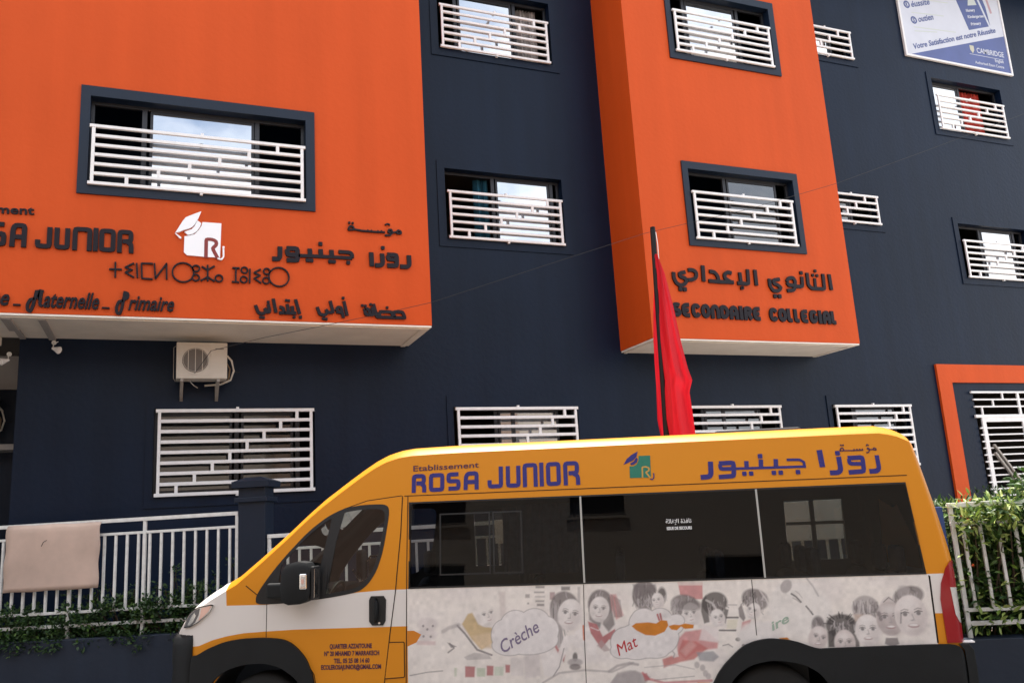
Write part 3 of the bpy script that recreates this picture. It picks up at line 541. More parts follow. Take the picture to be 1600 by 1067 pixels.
for s, bx, mm, bo in (('Votre Satisfaction est notre Réussite', (15.17,11.53,17.93,12.42,.13), 'bn_blue', .02), ('outien', (15.47,12.25,15.95,12.40,.15), 'bn_blue', .015), ('éussite', (15.33,12.60,15.92,12.78,.15), 'bn_blue', .015),
        ('Nursery', (17.06,12.80,17.36,12.87,.07), 'bn_white', .03), ('Kindergarten', (17.08,12.64,17.62,12.76,.07), 'bn_white', .03), ('Primary', (17.14,12.46,17.48,12.55,.07), 'bn_white', .03),
        ('CAMBRIDGE', (17.17,11.77,18.05,11.79,.13), 'bn_white', .01), ('English', (17.72,11.62,18.0,11.63,.08), 'bn_white', .01), ('Authorised Exam Centre', (17.05,11.48,17.98,11.49,.07), 'bn_white', .005)):
    bn(text_mb(s, bx, FP, .0022, .005, bold=bo), 'lettering', M[mm])
for q, (a, b) in enumerate(((15.33, 12.275), (15.19, 12.64))):
    bn(glyph([('o', .075, [(a, b)], .035)], FP, .0005, .004), 'initial_ring', M['bn_blue']); bn(text_mb('SR'[q], (a-.03, b-.045, a+.03, b-.045, .09), FP, .0005, .004, bold=.02), 'lettering', M['bn_blue'])
pl([(16.96,11.93),(17.09,11.93),(17.09,11.82),(17.03,11.73),(16.96,11.82)], .004, 'crest', 'bn_crest')
pl([(16.92,11.700),(18.01,11.712),(18.01,11.722),(16.92,11.71)], .003, 'rule', 'bn_white')
for z, x1 in ((12.09, 16.6), (12.45, 16.3), (11.99, 16.0), (12.82, 16.5)): pl([(15.3, z), (x1, z+.09), (x1, z+.115), (15.3, z+.025)], .002, 'small_print', 'bn_grey')
pl([(17.15,12.98),(17.45,13.05),(17.36,13.27),(17.2,13.2)], .004, 'book_picture', 'bn_grey'); pl([(17.86,12.9),(17.93,12.92),(17.80,13.5),(17.74,13.48)], .002, 'small_print', 'bn_pink')
# ================================================================ boundary walls, pillar, railings
def frame(u, c, yw):
    n = Vector((math.sin(yw), math.cos(yw), 0)); x = Vector((math.cos(yw), -math.sin(yw), 0)); return n*c+x*u, -yw
M['lowwall'] = plaster('boundary_wall_paint', (.009, .0175, .036), .6, .2)
def local(name, c, yw, u0=0.):
    loc, rz = frame(u0, c, R(yw)); return empty(name, loc, rz)
bw = tag(local('boundary_wall', 9.7, 25, 0), 'low dark navy wall under the left white railing, running behind the van', 'wall')
k = MB(); k.box(-11, -3.72, 0, .22, -.4, .85); k.build('wall', M['lowwall'], bw, bevel=.008)
k = MB(); k.box(-3.36, 3.3, 0, .22, -.4, .60); k.build('wall', M['lowwall'], bw, bevel=.008)
bw2 = tag(local('boundary_wall', 8.0, 30, 0), 'low dark navy wall under the leafy railing right of the van', 'wall')
k = MB(); k.box(2.62, 12, 0, .22, -.6, .65); k.box(2.62, 2.84, .22, 2.6, -.6, .65); k.build('wall', M['lowwall'], bw2, bevel=.008)
bd = local('planting_bed', 9.92, 25); bd['kind'] = 'structure'
k = MB(); k.box(-11, 2.9, .01, .9, -.4, .72); k.build('soil', M['earth'], bd)
bd = local('planting_bed', 8.22, 30); bd['kind'] = 'structure'
k = MB(); k.box(2.9, 12, .01, 1.1, -.6, .55); k.build('soil', M['earth'], bd)
gp = tag(local('gate_pillar', 9.75, 25, -3.53), 'square navy pillar with a moulded cap between two white railings', 'pillar')
k = MB(); k.box(-.155, .155, 0, .31, -.4, 2.40); k.build('shaft', M['navytrim'], gp, bevel=.006)
k = MB(); k.box(-.19, .19, -.035, .345, 2.235, 2.29); k.build('collar', M['navytrim'], gp, bevel=.006)
k = MB(); k.box(-.215, .215, -.06, .37, 2.40, 2.47); k.add([(-.215,-.06,2.47),(.215,-.06,2.47),(.215,.37,2.47),(-.215,.37,2.47),(-.09,.06,2.52),(.09,.06,2.52),(.09,.25,2.52),(-.09,.25,2.52)], [(0,1,5,4),(1,2,6,5),(2,3,7,6),(3,0,4,7),(4,5,6,7)])
k.build('cap', M['navytrim'], gp)
def railing(root, u0, u1, zt, z2_, zl, zll, zb, sp, posts, m='oldwhite', phase=0.):
    rt = .042
    for z, h, w in ((zt, .042, .042), (z2_, .03, .03), (zl, .03, .03), (zll, .036, .036)):
        k = MB(); k.box(u0, u1, -w/2, w/2, z-h/2, z+h/2); k.build('rail', M[m], root, bevel=.003)
    k = MB(); k.box(-.0125, .0125, -.0125, .0125, zl+.015, z2_-.015); me = k.mesh('baluster', M[m])
    u = u0+.1+phase
    while u < u1-.04:
        if min(abs(u-p) for p in posts) > .05:
            o = bpy.data.objects.new('baluster', me); COL.objects.link(o); o.parent = root; o.location = (u, 0, 0)
        u += sp
    for p in posts:
        k = MB(); k.box(p-.017, p+.017, -.016, .016, zb, zll-.018); k.box(p-.017, p+.017, -.0155, .0155, zll+.018, zl-.015); k.box(p-.017, p+.017, -.0155, .0155, zl+.015, z2_-.015); k.box(p-.017, p+.017, -.0155, .0155, z2_+.015, zt-.021)
        k.build('post', M[m], root)
r1 = tag(local('metal_railing', 9.8, 25), 'white metal railing left of the navy pillar with a board hung on it', 'railing', 'white metal railings on the boundary walls')
railing(r1, -10.5, -3.70, 2.12, 1.97, 1.13, .985, .85, .1335, [-10.4, -9.5, -8.6, -7.6, -6.66, -5.66, -4.795, -3.715], phase=.06)
r2 = tag(local('metal_railing', 9.8, 25), 'white metal railing between the navy pillar and the van, seen through its cab window', 'railing', 'white metal railings on the boundary walls')
railing(r2, -3.36, 3.2, 1.84, 1.69, .90, .75, .60, .1335, [-3.34, -2.3, -1.2, -.1, 1., 2.1, 3.18])
r3 = tag(local('metal_railing', 8.1, 30), 'white metal railing overgrown by the leafy shrub right of the van', 'railing', 'white metal railings on the boundary walls')
railing(r3, 2.68, 11.5, 1.755, 1.595, .875, .765, .65, .142, [2.70, 3.55, 4.4, 5.3, 6.2, 7.1, 8.0, 9.0, 10., 11.])
t = tag(local('cardboard_sheet', 9.72, 25, -5.83), 'worn pinkish board hung over the left white railing', 'board')
k = MB(); n = 14; vs = []; fs = []
for j in range(n+1):
    for i in range(n+1):
        a = -.56+1.11*i/n; b = 1.385+.745*j/n
        b += .004*math.sin(i*1.1)*(1 if j in (0, n) else .2)-(.016*i/n if j == n else 0); a += .008*math.sin(j*.9)*(1 if i in (0, n) else 0)-.008*(1-j/n)
        vs.append((a, .004*math.sin(i*.45)*math.cos(j*.3)-.012*math.exp(-((i-12)**2+(j-10)**2)/9)+(.02 if j == n else 0), b))
m_ = n+1
fs = [(j*m_+i, j*m_+i+1, (j+1)*m_+i+1, (j+1)*m_+i) for j in range(n) for i in range(n)]
k.add(vs, fs); o = k.build('sheet', M['card'], t, smooth=True); md = o.modifiers.new('s', 'SOLIDIFY'); md.thickness = .008
k = MB(); k.tube([(-.12,-.03,1.88),(-.095,-.035,1.925),(-.06,-.03,1.945)], .004, 5); k.build('tear', M['cable'], t)
t = tag(local('blue_panel', 8.03, 30, 2.60), 'narrow blue panel standing behind the rear corner of the van', 'panel')
k = MB(); k.box(-.045, .015, 0, .03, .9, 1.75); k.build('panel', M['blueboard'], t, bevel=.004)
for u_, w_, zt_, h_, lb_ in ((2.79, .35, 1.87, .42, 'added white board on the railing, giving the pale patch in the rear side window of the van'), (-.65, .11, 1.87, .26, 'small added cream board on the railing, giving the pale patch in the front side window of the van')):
    t = tag(local('added_board', 9.745, 25, u_), lb_, 'board')  # boards added behind the van to make the pale patches seen through its glass
    k = MB(); k.box(-w_, w_, 0, .02, zt_-h_, zt_); k.build('sheet', M['white'] if u_ > 0 else M['soffit'], t, bevel=.004)
    k = MB()
    for x in (-w_*.7, w_*.7): k.box(x-.015, x+.015, .02, .08, zt_-.02, zt_-.003)
    k.build('hook', M['steel'], t)
# ================================================================ planting
def leafmat(name, c1, c2, tr=.25, rough=.45):
    m = mat(name, c1, rough); tt = m.node_tree; b = tt.nodes['Principled BSDF']; N = tt.nodes.new
    g_ = N('ShaderNodeNewGeometry'); x = N('ShaderNodeMix'); x.data_type = 'RGBA'; x.inputs[6].default_value = (*c1, 1); x.inputs[7].default_value = (*c2, 1)
    tt.links.new(g_.outputs['Random Per Island'], x.inputs[0]); tt.links.new(x.outputs[2], b.inputs['Base Color'])
    tl = N('ShaderNodeBsdfTranslucent'); tt.links.new(x.outputs[2], tl.inputs[0]); ms = N('ShaderNodeMixShader'); ms.inputs[0].default_value = tr
    o = tt.nodes['Material Output']; tt.links.new(b.outputs[0], ms.inputs[1]); tt.links.new(tl.outputs[0], ms.inputs[2]); tt.links.new(ms.outputs[0], o.inputs[0]); return m
M['leaf_dark'] = leafmat('dark_hedge_leaf', (.016, .042, .012), (.05, .105, .03))
M['leaf_mid'] = leafmat('shrub_leaf', (.03, .08, .016), (.10, .18, .03))
M['leaf_pale'] = leafmat('pale_shrub_leaf', (.19, .29, .045), (.44, .50, .16))
M['twig'] = mat('twig_bark', (.09, .06, .04), .9, var=.3)
rg = np.random.default_rng(5)
def leaf_verts(p, d, n, L_, W_, curl):
    d = d/np.linalg.norm(d); s = np.cross(d, n); s /= np.linalg.norm(s)+1e-9; nn = np.cross(s, d)
    return [p, p+d*L_*.35+s*W_-nn*curl*L_*.05, p+d*L_*.7+s*W_*.75-nn*curl*L_*.2, p+d*L_-nn*curl*L_*.45, p+d*L_*.7-s*W_*.75-nn*curl*L_*.2, p+d*L_*.35-s*W_-nn*curl*L_*.05, p+d*L_*.5+nn*W_*-.25-nn*curl*L_*.1]
LF = [(0,1,6),(1,2,6),(2,3,6),(3,4,6),(4,5,6),(5,0,6)]
def foliage(centres, spread, per, Lr, Wf, mats, wts, up=.3, seed=1):
    rg = np.random.default_rng(seed); mb = MB()
    for c in centres:
        r = c[3] if len(c) > 3 else spread
        for _ in range(int(per*(r/spread)**2)):
            v = rg.normal(size=3); v /= np.linalg.norm(v); p = np.array(c[:3])+v*r*rg.random()**.45*np.array([1, .8, .9])
            d = v+rg.normal(size=3)*.5+np.array([0, 0, up]); n = np.array([0, -.2, 1])+rg.normal(size=3)*.5
            L_ = Lr[0]+(Lr[1]-Lr[0])*rg.random(); mb.cur = int(rg.choice(len(mats), p=wts))
            mb.add(leaf_verts(p, d, n, L_, L_*Wf*(.8+.4*rg.random()), rg.random()*1.2), LF)
    return mb
def shrub(root, centres, spread, per, Lr, Wf, mats, wts, ground, seed, singles=0, up=.3):
    mb = foliage(centres, spread, per, Lr, Wf, mats, wts, up, seed)
    mb.build('foliage', [M[m] for m in mats], root, kind='stuff')
    st = MB(); rg = np.random.default_rng(seed)
    for c in centres:
        b = (c[0]+rg.normal()*.06, c[1]*.5+.25, ground)
        st.tube([b, ((b[0]+c[0])/2+rg.normal()*.03, (b[1]+c[1])/2, (b[2]+c[2])/2), c[:3]], [.011, .008, .004], 5)
    st.build('stem', M['twig'], root)
for i, (ua, ub, zh, lb) in enumerate(((-10.4, -6.75, 1.25, 'dark low shrub at the far left end of the railing'), (-6.7, -5.3, 1.22, 'dark low shrub growing through the railing under the pinkish board'), (-5.3, -4.45, 1.30, 'dark low shrub behind the railing just right of the pinkish board'), (-4.45, -3.8, 1.42, 'dark low shrub behind the railing next to the navy pillar'))):
    rt = tag(local('low_shrub', 9.8, 25), lb, 'shrub', 'dark low shrubs along the left railing')
    cs = []; rs = random.Random(i+3)
    for _ in range(int((ub-ua)*72)):
        u = rs.uniform(ua, ub); z = .80+(zh-.86)*rs.random()**1.9; cs.append((u, rs.uniform(-.12, .32)*(1.2-.4*z), z, rs.uniform(.07, .15)))
    for _ in range(int((ub-ua)*6)): cs.append((rs.uniform(ua, ub), rs.uniform(.0, .3), rs.uniform(zh, zh+.16), .06))
    shrub(rt, cs, .12, 75, (.025, .055), .33, ['leaf_dark', 'leaf_mid'], [.8, .2], .7, i)
for i, (ua, ub, zh, lb) in enumerate(((2.74, 3.42, 1.66, 'broad-leaved green shrub spilling over the white railing beside the van rear'), (3.42, 6.4, 1.86, 'tall leafy shrub with pale new leaves at the right edge by the gate'))):
    rt = tag(local('leafy_shrub', 8.1, 30), lb, 'shrub', 'leafy shrubs over the right railing')
    cs = []; rs = random.Random(i+31)
    for _ in range(int((ub-ua)*110)):
        z = .62+(zh-.62)*rs.random()**.9; cs.append((rs.uniform(ua, ub), rs.uniform(.04, .6), z, rs.uniform(.10, .19)))
    for _ in range(int((ub-ua)*34)): cs.append((rs.uniform(ua, ub), rs.uniform(-.16, .5), zh-.04+rs.uniform(-.12, .08), rs.uniform(.08, .16)))
    shrub(rt, cs, .15, 78, (.05, .10), .17, ['leaf_mid', 'leaf_dark'], [.6, .4], .5, 40+i, up=.1)
    top = [(rs.uniform(ua, ub), rs.uniform(-.2, .3), zh+rs.uniform(-.13, .12), .10) for _ in range(int((ub-ua)*55))]+[(rs.uniform(ua, ub), rs.uniform(-.14, .0), zh-1.0*rs.random()**1.4, .08) for _ in range(int((ub-ua)*52))]
    foliage(top, .1, 14, (.05, .10), .16, ['leaf_mid', 'leaf_pale'], [.45, .55], .4, 60+i).build('new_leaves', [M['leaf_mid'], M['leaf_pale']], rt, kind='stuff')
    k = MB(); k.add(leaf_verts(np.zeros(3), np.array([0., -.3, 1.]), np.array([0., 1., .3]), .12, .021, .8), LF); me = k.mesh('leaf', M['leaf_pale'])
    for _ in range(int((ub-ua)*75)):
        o = bpy.data.objects.new('leaf', me); COL.objects.link(o); o.parent = rt
        o.location = (rs.uniform(ua, ub), rs.uniform(-.20, .02), zh-abs(rs.gauss(0, .13))+.06); o.rotation_euler = (rs.uniform(-.9, 1.6), rs.uniform(-1.2, 1.2), rs.uniform(0, 6.3)); s = rs.uniform(.55, .95); o.scale = (s, s, s)
rt = tag(empty('young_plant', (14.0, 11.6, 0)), 'thin dark plant in the shade beside the entrance frame', 'plant')
cs = [(random.uniform(-.3, .3), random.uniform(-.2, .2), random.uniform(.2, 1.9), .13) for _ in range(30)]
shrub(rt, cs, .13, 30, (.05, .1), .2, ['leaf_dark'], [1.], 0, 9)
# ================================================================ flag
fl = tag(local('flag_pole', 9.7, 29, .62), 'thin black flagpole standing behind the van roof', 'flagpole')
k = MB(); k.tube([(-.13, 0, -.3), (-.065, 0, 2.69), (0, 0, 5.10)], [.042, .036, .031], 10); k.build('pole', M['pole'], fl, smooth=True)
k = MB(); k.lathe((0, 0, 5.10), (0, 0, 1), [(.026, 0), (.03, .005), (.03, .02), (.0, .03)], 10); k.build('finial', M['pole'], fl, smooth=True)
k = MB(); k.tube([(.03, -.02, 5.05), (.038, -.025, 4.9), (.034, -.02, 4.72)], .005, 5); k.build('halyard', M['white'], fl)
m = bpy.data.materials.new('red_flag_cloth'); m.use_nodes = True; tt = m.node_tree; b = tt.nodes['Principled BSDF']; b.inputs['Base Color'].default_value = (.62, .008, .022, 1); b.inputs['Roughness'].default_value = .7
tl = tt.nodes.new('ShaderNodeBsdfTranslucent'); tl.inputs[0].default_value = (.75, .01, .03, 1); ms = tt.nodes.new('ShaderNodeMixShader'); ms.inputs[0].default_value = .4
tt.links.new(b.outputs[0], ms.inputs[1]); tt.links.new(tl.outputs[0], ms.inputs[2]); tt.links.new(ms.outputs[0], tt.nodes['Material Output'].inputs[0]); M['flag'] = m
f_ = tag(local('flag', 9.7, 29, .62), 'plain red flag hanging limp in folds down the black pole', 'flag')
FR = [(.635,4.773),(.705,4.537),(.774,4.128),(.812,3.778),(.86,3.433),(.895,3.299),(.85,3.171),(.862,2.908),(.87,2.62),(.87,2.3)]
FLf = [(.612,4.776),(.59,4.548),(.542,4.149),(.512,3.804),(.5,3.463),(.496,3.299),(.49,3.171),(.473,2.865),(.50,2.62),(.53,2.3)]
k = MB(); nr, nc = 70, 44; vs = []
def itp(T, z):
    for (a, z1), (b, z0) in zip(T, T[1:]):
        if z0 <= z <= z1: return b+(a-b)*(z-z0)/(z1-z0)
    return T[-1][0]
for j in range(nr+1):
    z = 4.773-(4.773-2.31)*j/nr; l, r = itp(FLf, z), itp(FR, z); g_ = min(1, j/18)
    for i in range(nc+1):
        q = i/nc; a = l+(r-l)*q-.62
        y = .06*g_*math.sin(q*6.5+.8*math.sin(j*.05)+j*.02)+.014*g_*math.sin(q*17+j*.05+2*math.sin(j*.09))+.006*math.sin(q*31-j*.12)*g_-.035-.03*q
        if abs(q-.35) < .2: y -= .02
        vs.append((a, y+(.075 if q < .25 else 0)*g_, z-.05*q*g_*math.sin(q*9)))
k.add(vs, [(j*(nc+1)+i, j*(nc+1)+i+1, (j+1)*(nc+1)+i+1, (j+1)*(nc+1)+i) for j in range(nr) for i in range(nc)])
o = k.build('cloth', M['flag'], f_, smooth=True); o.data.set_sharp_from_angle(angle=3.1)
# ================================================================ cable across the facade
cb = [(.49,4.13),(1.11,4.31),(1.83,4.48),(2.69,4.69),(3.37,4.87),(5.12,5.5),(6.89,6.13),(7.67,6.35),(8.89,6.69),(10.91,7.35),(13.32,8.27),(16.21,9.4),(20,11)]
k = MB(); k.tube([(.30, 12.3, 4.02)]+[(x, 11.0, z) for x, z in cb], .0036, 5); tag(k.build('overhead_cable', M['cable'], smooth=True), 'thin black cable sagging across the facade from lower left to upper right', 'cable')
# ================================================================ air conditioners
def aircon(loc, label):
    t = tag(empty('air_conditioner', loc), label, 'air conditioner', 'outdoor air conditioner units')
    k = MB(); k.box(-.325, .325, 0, .27, 0, .50); k.build('casing', M['ac'], t, bevel=.012)
    k = MB(); pr = [(.165,.002),(.185,-.004),(.195,-.002),(.2,.004)]; k.lathe((-.085, 0, .25), (0, 1, 0), pr, 32); k.build('fan_ring', M['ac'], t, smooth=True)
    k = MB(); k.lathe((-.085, -.006, .25), (0, 1, 0), [(.166, 0), (.166, .008)], 32); fb = k.build('fan_opening', M['acdark'], t)
    for q in range(5):
        k = MB(); a = q*math.tau/5+.4; c = Vector((-.085, -.010, .25)); d = Vector((math.cos(a), 0, math.sin(a))); s = Vector((-math.sin(a), 0, math.cos(a)))
        k.add([c+d*.03, c+d*.15+s*.085, c+d*.158-s*.02, c+d*.03-s*.03], [(0,1,2,3)]); k.build('blade', M['acdark'], fb)
    for q in (-.09, .0, .09):
        h = math.sqrt(max(0, .165**2-q*q)); k = MB(); k.bar((-.085+q, -.016, .25-h), (-.085+q, -.016, .25+h), .008, .006); k.build('guard_bar', M['ac'], t)
    for r_ in (.155,):
        k = MB(); k.tube([(-.085+r_*math.cos(a*math.tau/24), -.013, .25+r_*math.sin(a*math.tau/24)) for a in range(25)], .0022, 4, False); k.build('guard_ring', M['ac'], t)
    k = MB()
    for b in ((-.29,.115,.04,.048),(-.29,.115,.452,.46),(-.29,-.282,.048,.452),(.107,.115,.048,.452)): k.box(b[0], b[1], -.007, .003, b[2], b[3])
    k.build('front_rib', M['ac'], t)
    k = MB(); k.box(.17, .28, -.002, .003, .405, .418); k.build('badge', M['acdark'], t)
    for x in (-.25, .21):
        k = MB(); k.box(x-.02, x+.02, .0, .42, -.035, -.005); k.box(x-.02, x+.02, .385, .42, -.25, -.035); k.add([(x-.02, .02, -.036), (x+.02, .02, -.036), (x+.02, .39, -.25), (x-.02, .39, -.25), (x-.02, .08, -.036), (x+.02, .08, -.036), (x+.02, .39, -.20), (x-.02, .39, -.20)], [(0,1,2,3),(4,7,6,5),(0,3,7,4),(1,5,6,2)])
        k.build('bracket', M['steel'], t)
    k = MB(); k.tube([(.33, .12, .34), (.39, .11, .27), (.42, .13, .13), (.38, .18, .01), (.25, .24, -.04), (.05, .28, -.05)], .014, 7); k.build('pipe', M['ac'], t, smooth=True)
    k = MB(); k.tube([(.33, .16, .24), (.37, .15, .16), (.36, .2, .05), (.34, .3, .0)], .011, 7); k.build('pipe', mat('brown_pipe_wrap', (.28, .19, .11), .8), t, smooth=True)
    k = MB(); k.tube([(.41, .13, .13), (.45, .15, .12), (.50, .2, .125)], .005, 5); k.build('cable', M['cable'], t)
    k = MB(); k.tube([(-.16, .05, -.02), (-.1, .03, -.09), (-.05, .05, -.12)], .006, 5); k.build('cable', M['steel'], t)
    k = MB(); k.tube([(-.335, .1, .46), (-.36, .1, .44), (-.355, .12, .02), (-.33, .14, -.02)], .005, 5); k.build('cable', M['steel'], t)
    return t
aircon((.425, 12.08, 3.97), 'beige air conditioner on brackets above the left ground-floor window')
aircon((-2.53, 13.55, 3.50), 'grey air conditioner cut off by the left edge, in the porch')
# ================================================================ small flood lamps
for loc, a, lb in (((-1.41, 12.49, 4.39), .9, 'small white lamp on the navy wall under the left bay'), ((-1.93, 12.56, 4.24), -1.0, 'small white lamp at the porch corner, left of the other lamp')):
    t = tag(empty('wall_lamp', loc), lb, 'lamp', 'small white wall lamps')
    k = MB(); k.lathe((0, 0, .12), (0, -1, 0), [(.03, 0), (.03, .012), (0, .014)], 12); k.tube([(0, -.01, .12), (0, -.05, .1), (0, -.07, .04)], .006, 6); k.build('bracket', M['oldwhite'], t)
    k = MB(); k.lathe((0, -.07, .03), (math.sin(a), -.4, -.35), [(.0, -.02), (.018, -.01), (.024, .02), (.05, .09), (.046, .095), (.0, .07)], 16); k.build('shade', M['white'], t, smooth=True)
k = MB(); k.tube([(-1.42,12.46,4.52),(-1.38,12.44,4.50),(-1.36,12.46,4.52)], .006, 5); tag(k.build('cable_clip', M['white']), 'tiny white clip on the navy wall just above the lamp', 'clip')
# ================================================================ houses across the street (behind the viewer)
def house(u0, u1, y, h, m, label, seed):
    rs = random.Random(seed); t = empty('town_house'); t.matrix_world = STREET @ Matrix.Translation((u0, y, 0)); tag(t, label, 'house', 'houses across the street')
    W = u1-u0; wins = []
    for fl_ in range(int(h//3.2)):
        z = 1.1+fl_*3.2; x = 1.0
        while x+1.3 < W-.6:
            if rs.random() < .55: wins.append((x, x+1.25, z+.2*rs.random(), z+1.35))
            x += 2.9+rs.random()*.8
    k = holes_wall(0, W, -1, h, -.25, 0, wins); k.build('wall', M[m], t)
    k = MB(); k.box(0, W, -9, -.252, h-.2, h); k.box(0, .25, -9, -.252, -1, h-.2); k.box(W-.25, W, -9, -.252, -1, h-.2); k.box(.25, W-.25, -9, -8.8, -1, h-.2); k.box(-.0, W, -.3, .06, h+.002, h+.12); k.build('roof', M['cream'], t)
    for i, (a, b, c, d) in enumerate(wins):
        k = MB(); k.box(a, b, -.2, -.17, c, d); k.build('window', M['alu'], t)
        k = MB()
        for q in range(7): k.bar((a+.1+q*(b-a-.2)/6, .05, c-.05), (a+.1+q*(b-a-.2)/6, .05, d+.05), .014, .014)
        k.box(a-.02, b+.02, .03, .07, c-.08, c-.05); k.box(a-.02, b+.02, .03, .07, d+.05, d+.08); k.build('window_grille', M['ironwork'], t)
        k = MB(); k.box(a-.08, b+.08, -.001, .12, c-.2, c-.1); k.build('sill', M['cream'], t)
house(-34, -19, -12.5, 8.2, 'cream', 'cream house far along the street behind the viewer', 1)
house(-18.9, -6, -12.2, 9.4, 'terracotta', 'terracotta house opposite the school front', 2)
house(-5.9, 7, -12.6, 8.0, 'cream', 'pale house directly behind the viewer', 3)
house(7.1, 22, -12.2, 9.2, 'terracotta', 'second terracotta house down the street behind the viewer', 4)
house(22.1, 38, -12.5, 8.4, 'cream', 'last pale house down the street behind the viewer', 5)
# ================================================================ the van
VAN = empty('school_van'); VAN.matrix_world = STREET
tag(VAN, 'yellow and white high-roof school minibus with a printed children picture along its side', 'van')
W2 = 1.025
def lerpT(T, x):
    if x <= T[0][0]: return T[0][1]
    for (a, p), (b, q) in zip(T, T[1:]):
        if x <= b: return p+(q-p)*(x-a)/(b-a)
    return T[-1][1]
HT = [(-3.97,.80),(-3.88,.97),(-3.80,1.09),(-3.70,1.19),(-3.61,1.265),(-3.53,1.32),(-3.46,1.362),(-3.356,1.42),(-3.227,1.487),(-3.033,1.645),(-2.813,1.835),(-2.655,1.98),(-2.516,2.095),(-2.356,2.21),(-2.189,2.325),(-2.06,2.405),(-1.96,2.45),(-1.86,2.478),(-1.75,2.492),(-1.4,2.50),(1.9,2.50),(2.1,2.497),(2.25,2.475),(2.35,2.44),(2.45,2.40)]
HC = [(-3.97,.06),(-3.6,.15),(-3.25,.12),(-3.0,.08),(-2.6,.09),(-2.1,.07),(-1.7,.04),(2.45,.035)]
def sy(u, z):
    s = 0.
    if z > 1.35: s += .10*((z-1.35)/1.05)**1.4
    if z < .55: s += (.55-z)*.12
    if u < -3.3:
        t = min(.985, (-3.3-u)/.67); s += 1.0*(1-(1-t**3.5)**.4)*1.0
    if u < -1.9 and z > 1.4: s += .05*min(1, (-1.9-u)/.8)*(z-1.4)
    if u > 2.39: s += .10*((u-2.39)/.085)**2.2
    return s
def lean(z): return 0 if z < 1.35 else .165*((z-1.35)/1.05)**1.25
def place(u, y, z):
    k = 0 if u < 1.7 else ((u-1.7)/.75)**2
    return (u-lean(min(z, 2.45))*k, y, z)
def section(u):
    H = lerpT(HT, u); C = lerpT(HC, u); zt = H-.075; P = []
    for i in range(19):
        z = .30+(zt-.30)*i/18; P.append((sy(u, z), z))
    s = P[-1][0]
    for a in (18, 36, 54, 72, 90):
        j_ = (18, 36, 54, 72, 90).index(a); f = (.012, .055, .10, .155, .23)[j_]; g_ = (.15, .58, .86, .97, 1.0)[j_]; P.append((s+f*min(1, (W2-s)/.3), zt+.075*g_))
    s2 = P[-1][0]; z0 = P[-1][1]
    for i in range(1, 6):
        q = i/5; P.append((s2+(W2-s2)*q, z0+C*(1-(1-q)**2)))
    return P
us = [-3.955,-3.93,-3.9,-3.86,-3.82,-3.77,-3.72,-3.67,-3.62]+list(np.arange(-3.56, -1.6, .055))+[-1.5,-1.3,-1.,-.6,-.2,.2,.6,1.,1.4,1.6,1.75,1.9,2.0,2.1,2.2,2.28,2.34,2.38,2.40,2.42,2.44,2.46,2.475]
mb = MB(); rings = []
for u in us:
    P = section(u); ring = [place(u, y, z) for y, z in P]+[place(u, 2*W2-y, z) for y, z in P[-2::-1]]; rings.append(ring)
n = len(rings[0])
vs = [v for r_ in rings for v in r_]
fs = [(i*n+k, i*n+(k+1) % n, (i+1)*n+(k+1) % n, (i+1)*n+k) for i in range(len(rings)-1) for k in range(n)]+[list(range(n))[::-1], [(len(rings)-1)*n+k for k in range(n)]]
mb.add(vs, fs)
# van paint: yellow-orange with a white waist band and white bonnet (printed livery)
m = mat('van_paint', (.62, .20, .012), .42, coat=.04, spec=.28); t_ = m.node_tree; b_ = t_.nodes['Principled BSDF']; N = t_.nodes.new; L = t_.links.new
tcn = N('ShaderNodeTexCoord'); sp = N('ShaderNodeSeparateXYZ'); L(tcn.outputs['Object'], sp.inputs[0])
def curve(points, u0, u1, z0, z1):
    mr = N('ShaderNodeMapRange'); mr.inputs[1].default_value = u0; mr.inputs[2].default_value = u1; L(sp.outputs[0], mr.inputs[0])
    fc = N('ShaderNodeFloatCurve'); cv = fc.mapping.curves[0]; pts = [((u-u0)/(u1-u0), (z-z0)/(z1-z0)) for u, z in points]
    cv.points[0].location = pts[0]; cv.points[-1].location = pts[-1]
    for p in pts[1:-1]: cv.points.new(*p)
    for p in cv.points: p.handle_type = 'VECTOR'
    fc.mapping.update(); L(mr.outputs[0], fc.inputs[1])
    m2 = N('ShaderNodeMapRange'); m2.inputs[3].default_value = z0; m2.inputs[4].default_value = z1; L(fc.outputs[0], m2.inputs[0]); return m2.outputs[0]
def mth(op, a, b):
    x = N('ShaderNodeMath'); x.operation = op
    for i, v in enumerate((a, b)):
        if hasattr(v, 'links'): L(v, x.inputs[i])
        else: x.inputs[i].default_value = v
    return x.outputs[0]
lo = curve([(-4,.90),(-3.54,.935),(-3.42,.98),(-3.29,1.01),(-3.15,1.03),(-2.96,1.04),(-2.71,1.05),(-1.88,1.055),(2.6,1.06)], -4, 2.6, .5, 1.5)
hi = curve([(-4,2.5),(-3.36,2.5),(-3.315,1.25),(-2.96,1.25),(-2.81,1.262),(-2.45,1.29),(-2.2,1.325),(-1.95,1.34),(2.6,1.345)], -4, 2.6, .5, 2.6)
white = mth('MULTIPLY', mth('GREATER_THAN', sp.outputs[2], lo), mth('LESS_THAN', sp.outputs[2], hi))
cx = N('ShaderNodeMix'); cx.data_type = 'RGBA'; L(white, cx.inputs[0])
ns = N('ShaderNodeTexNoise'); ns.inputs['Scale'].default_value = 1.3; ns.inputs['Detail'].default_value = 8; L(tcn.outputs['Object'], ns.inputs[0])
ca = N('ShaderNodeMix'); ca.data_type = 'RGBA'; ca.inputs[6].default_value = (.64, .228, .010, 1); ca.inputs[7].default_value = (.71, .265, .014, 1); L(ns.outputs[0], ca.inputs[0])
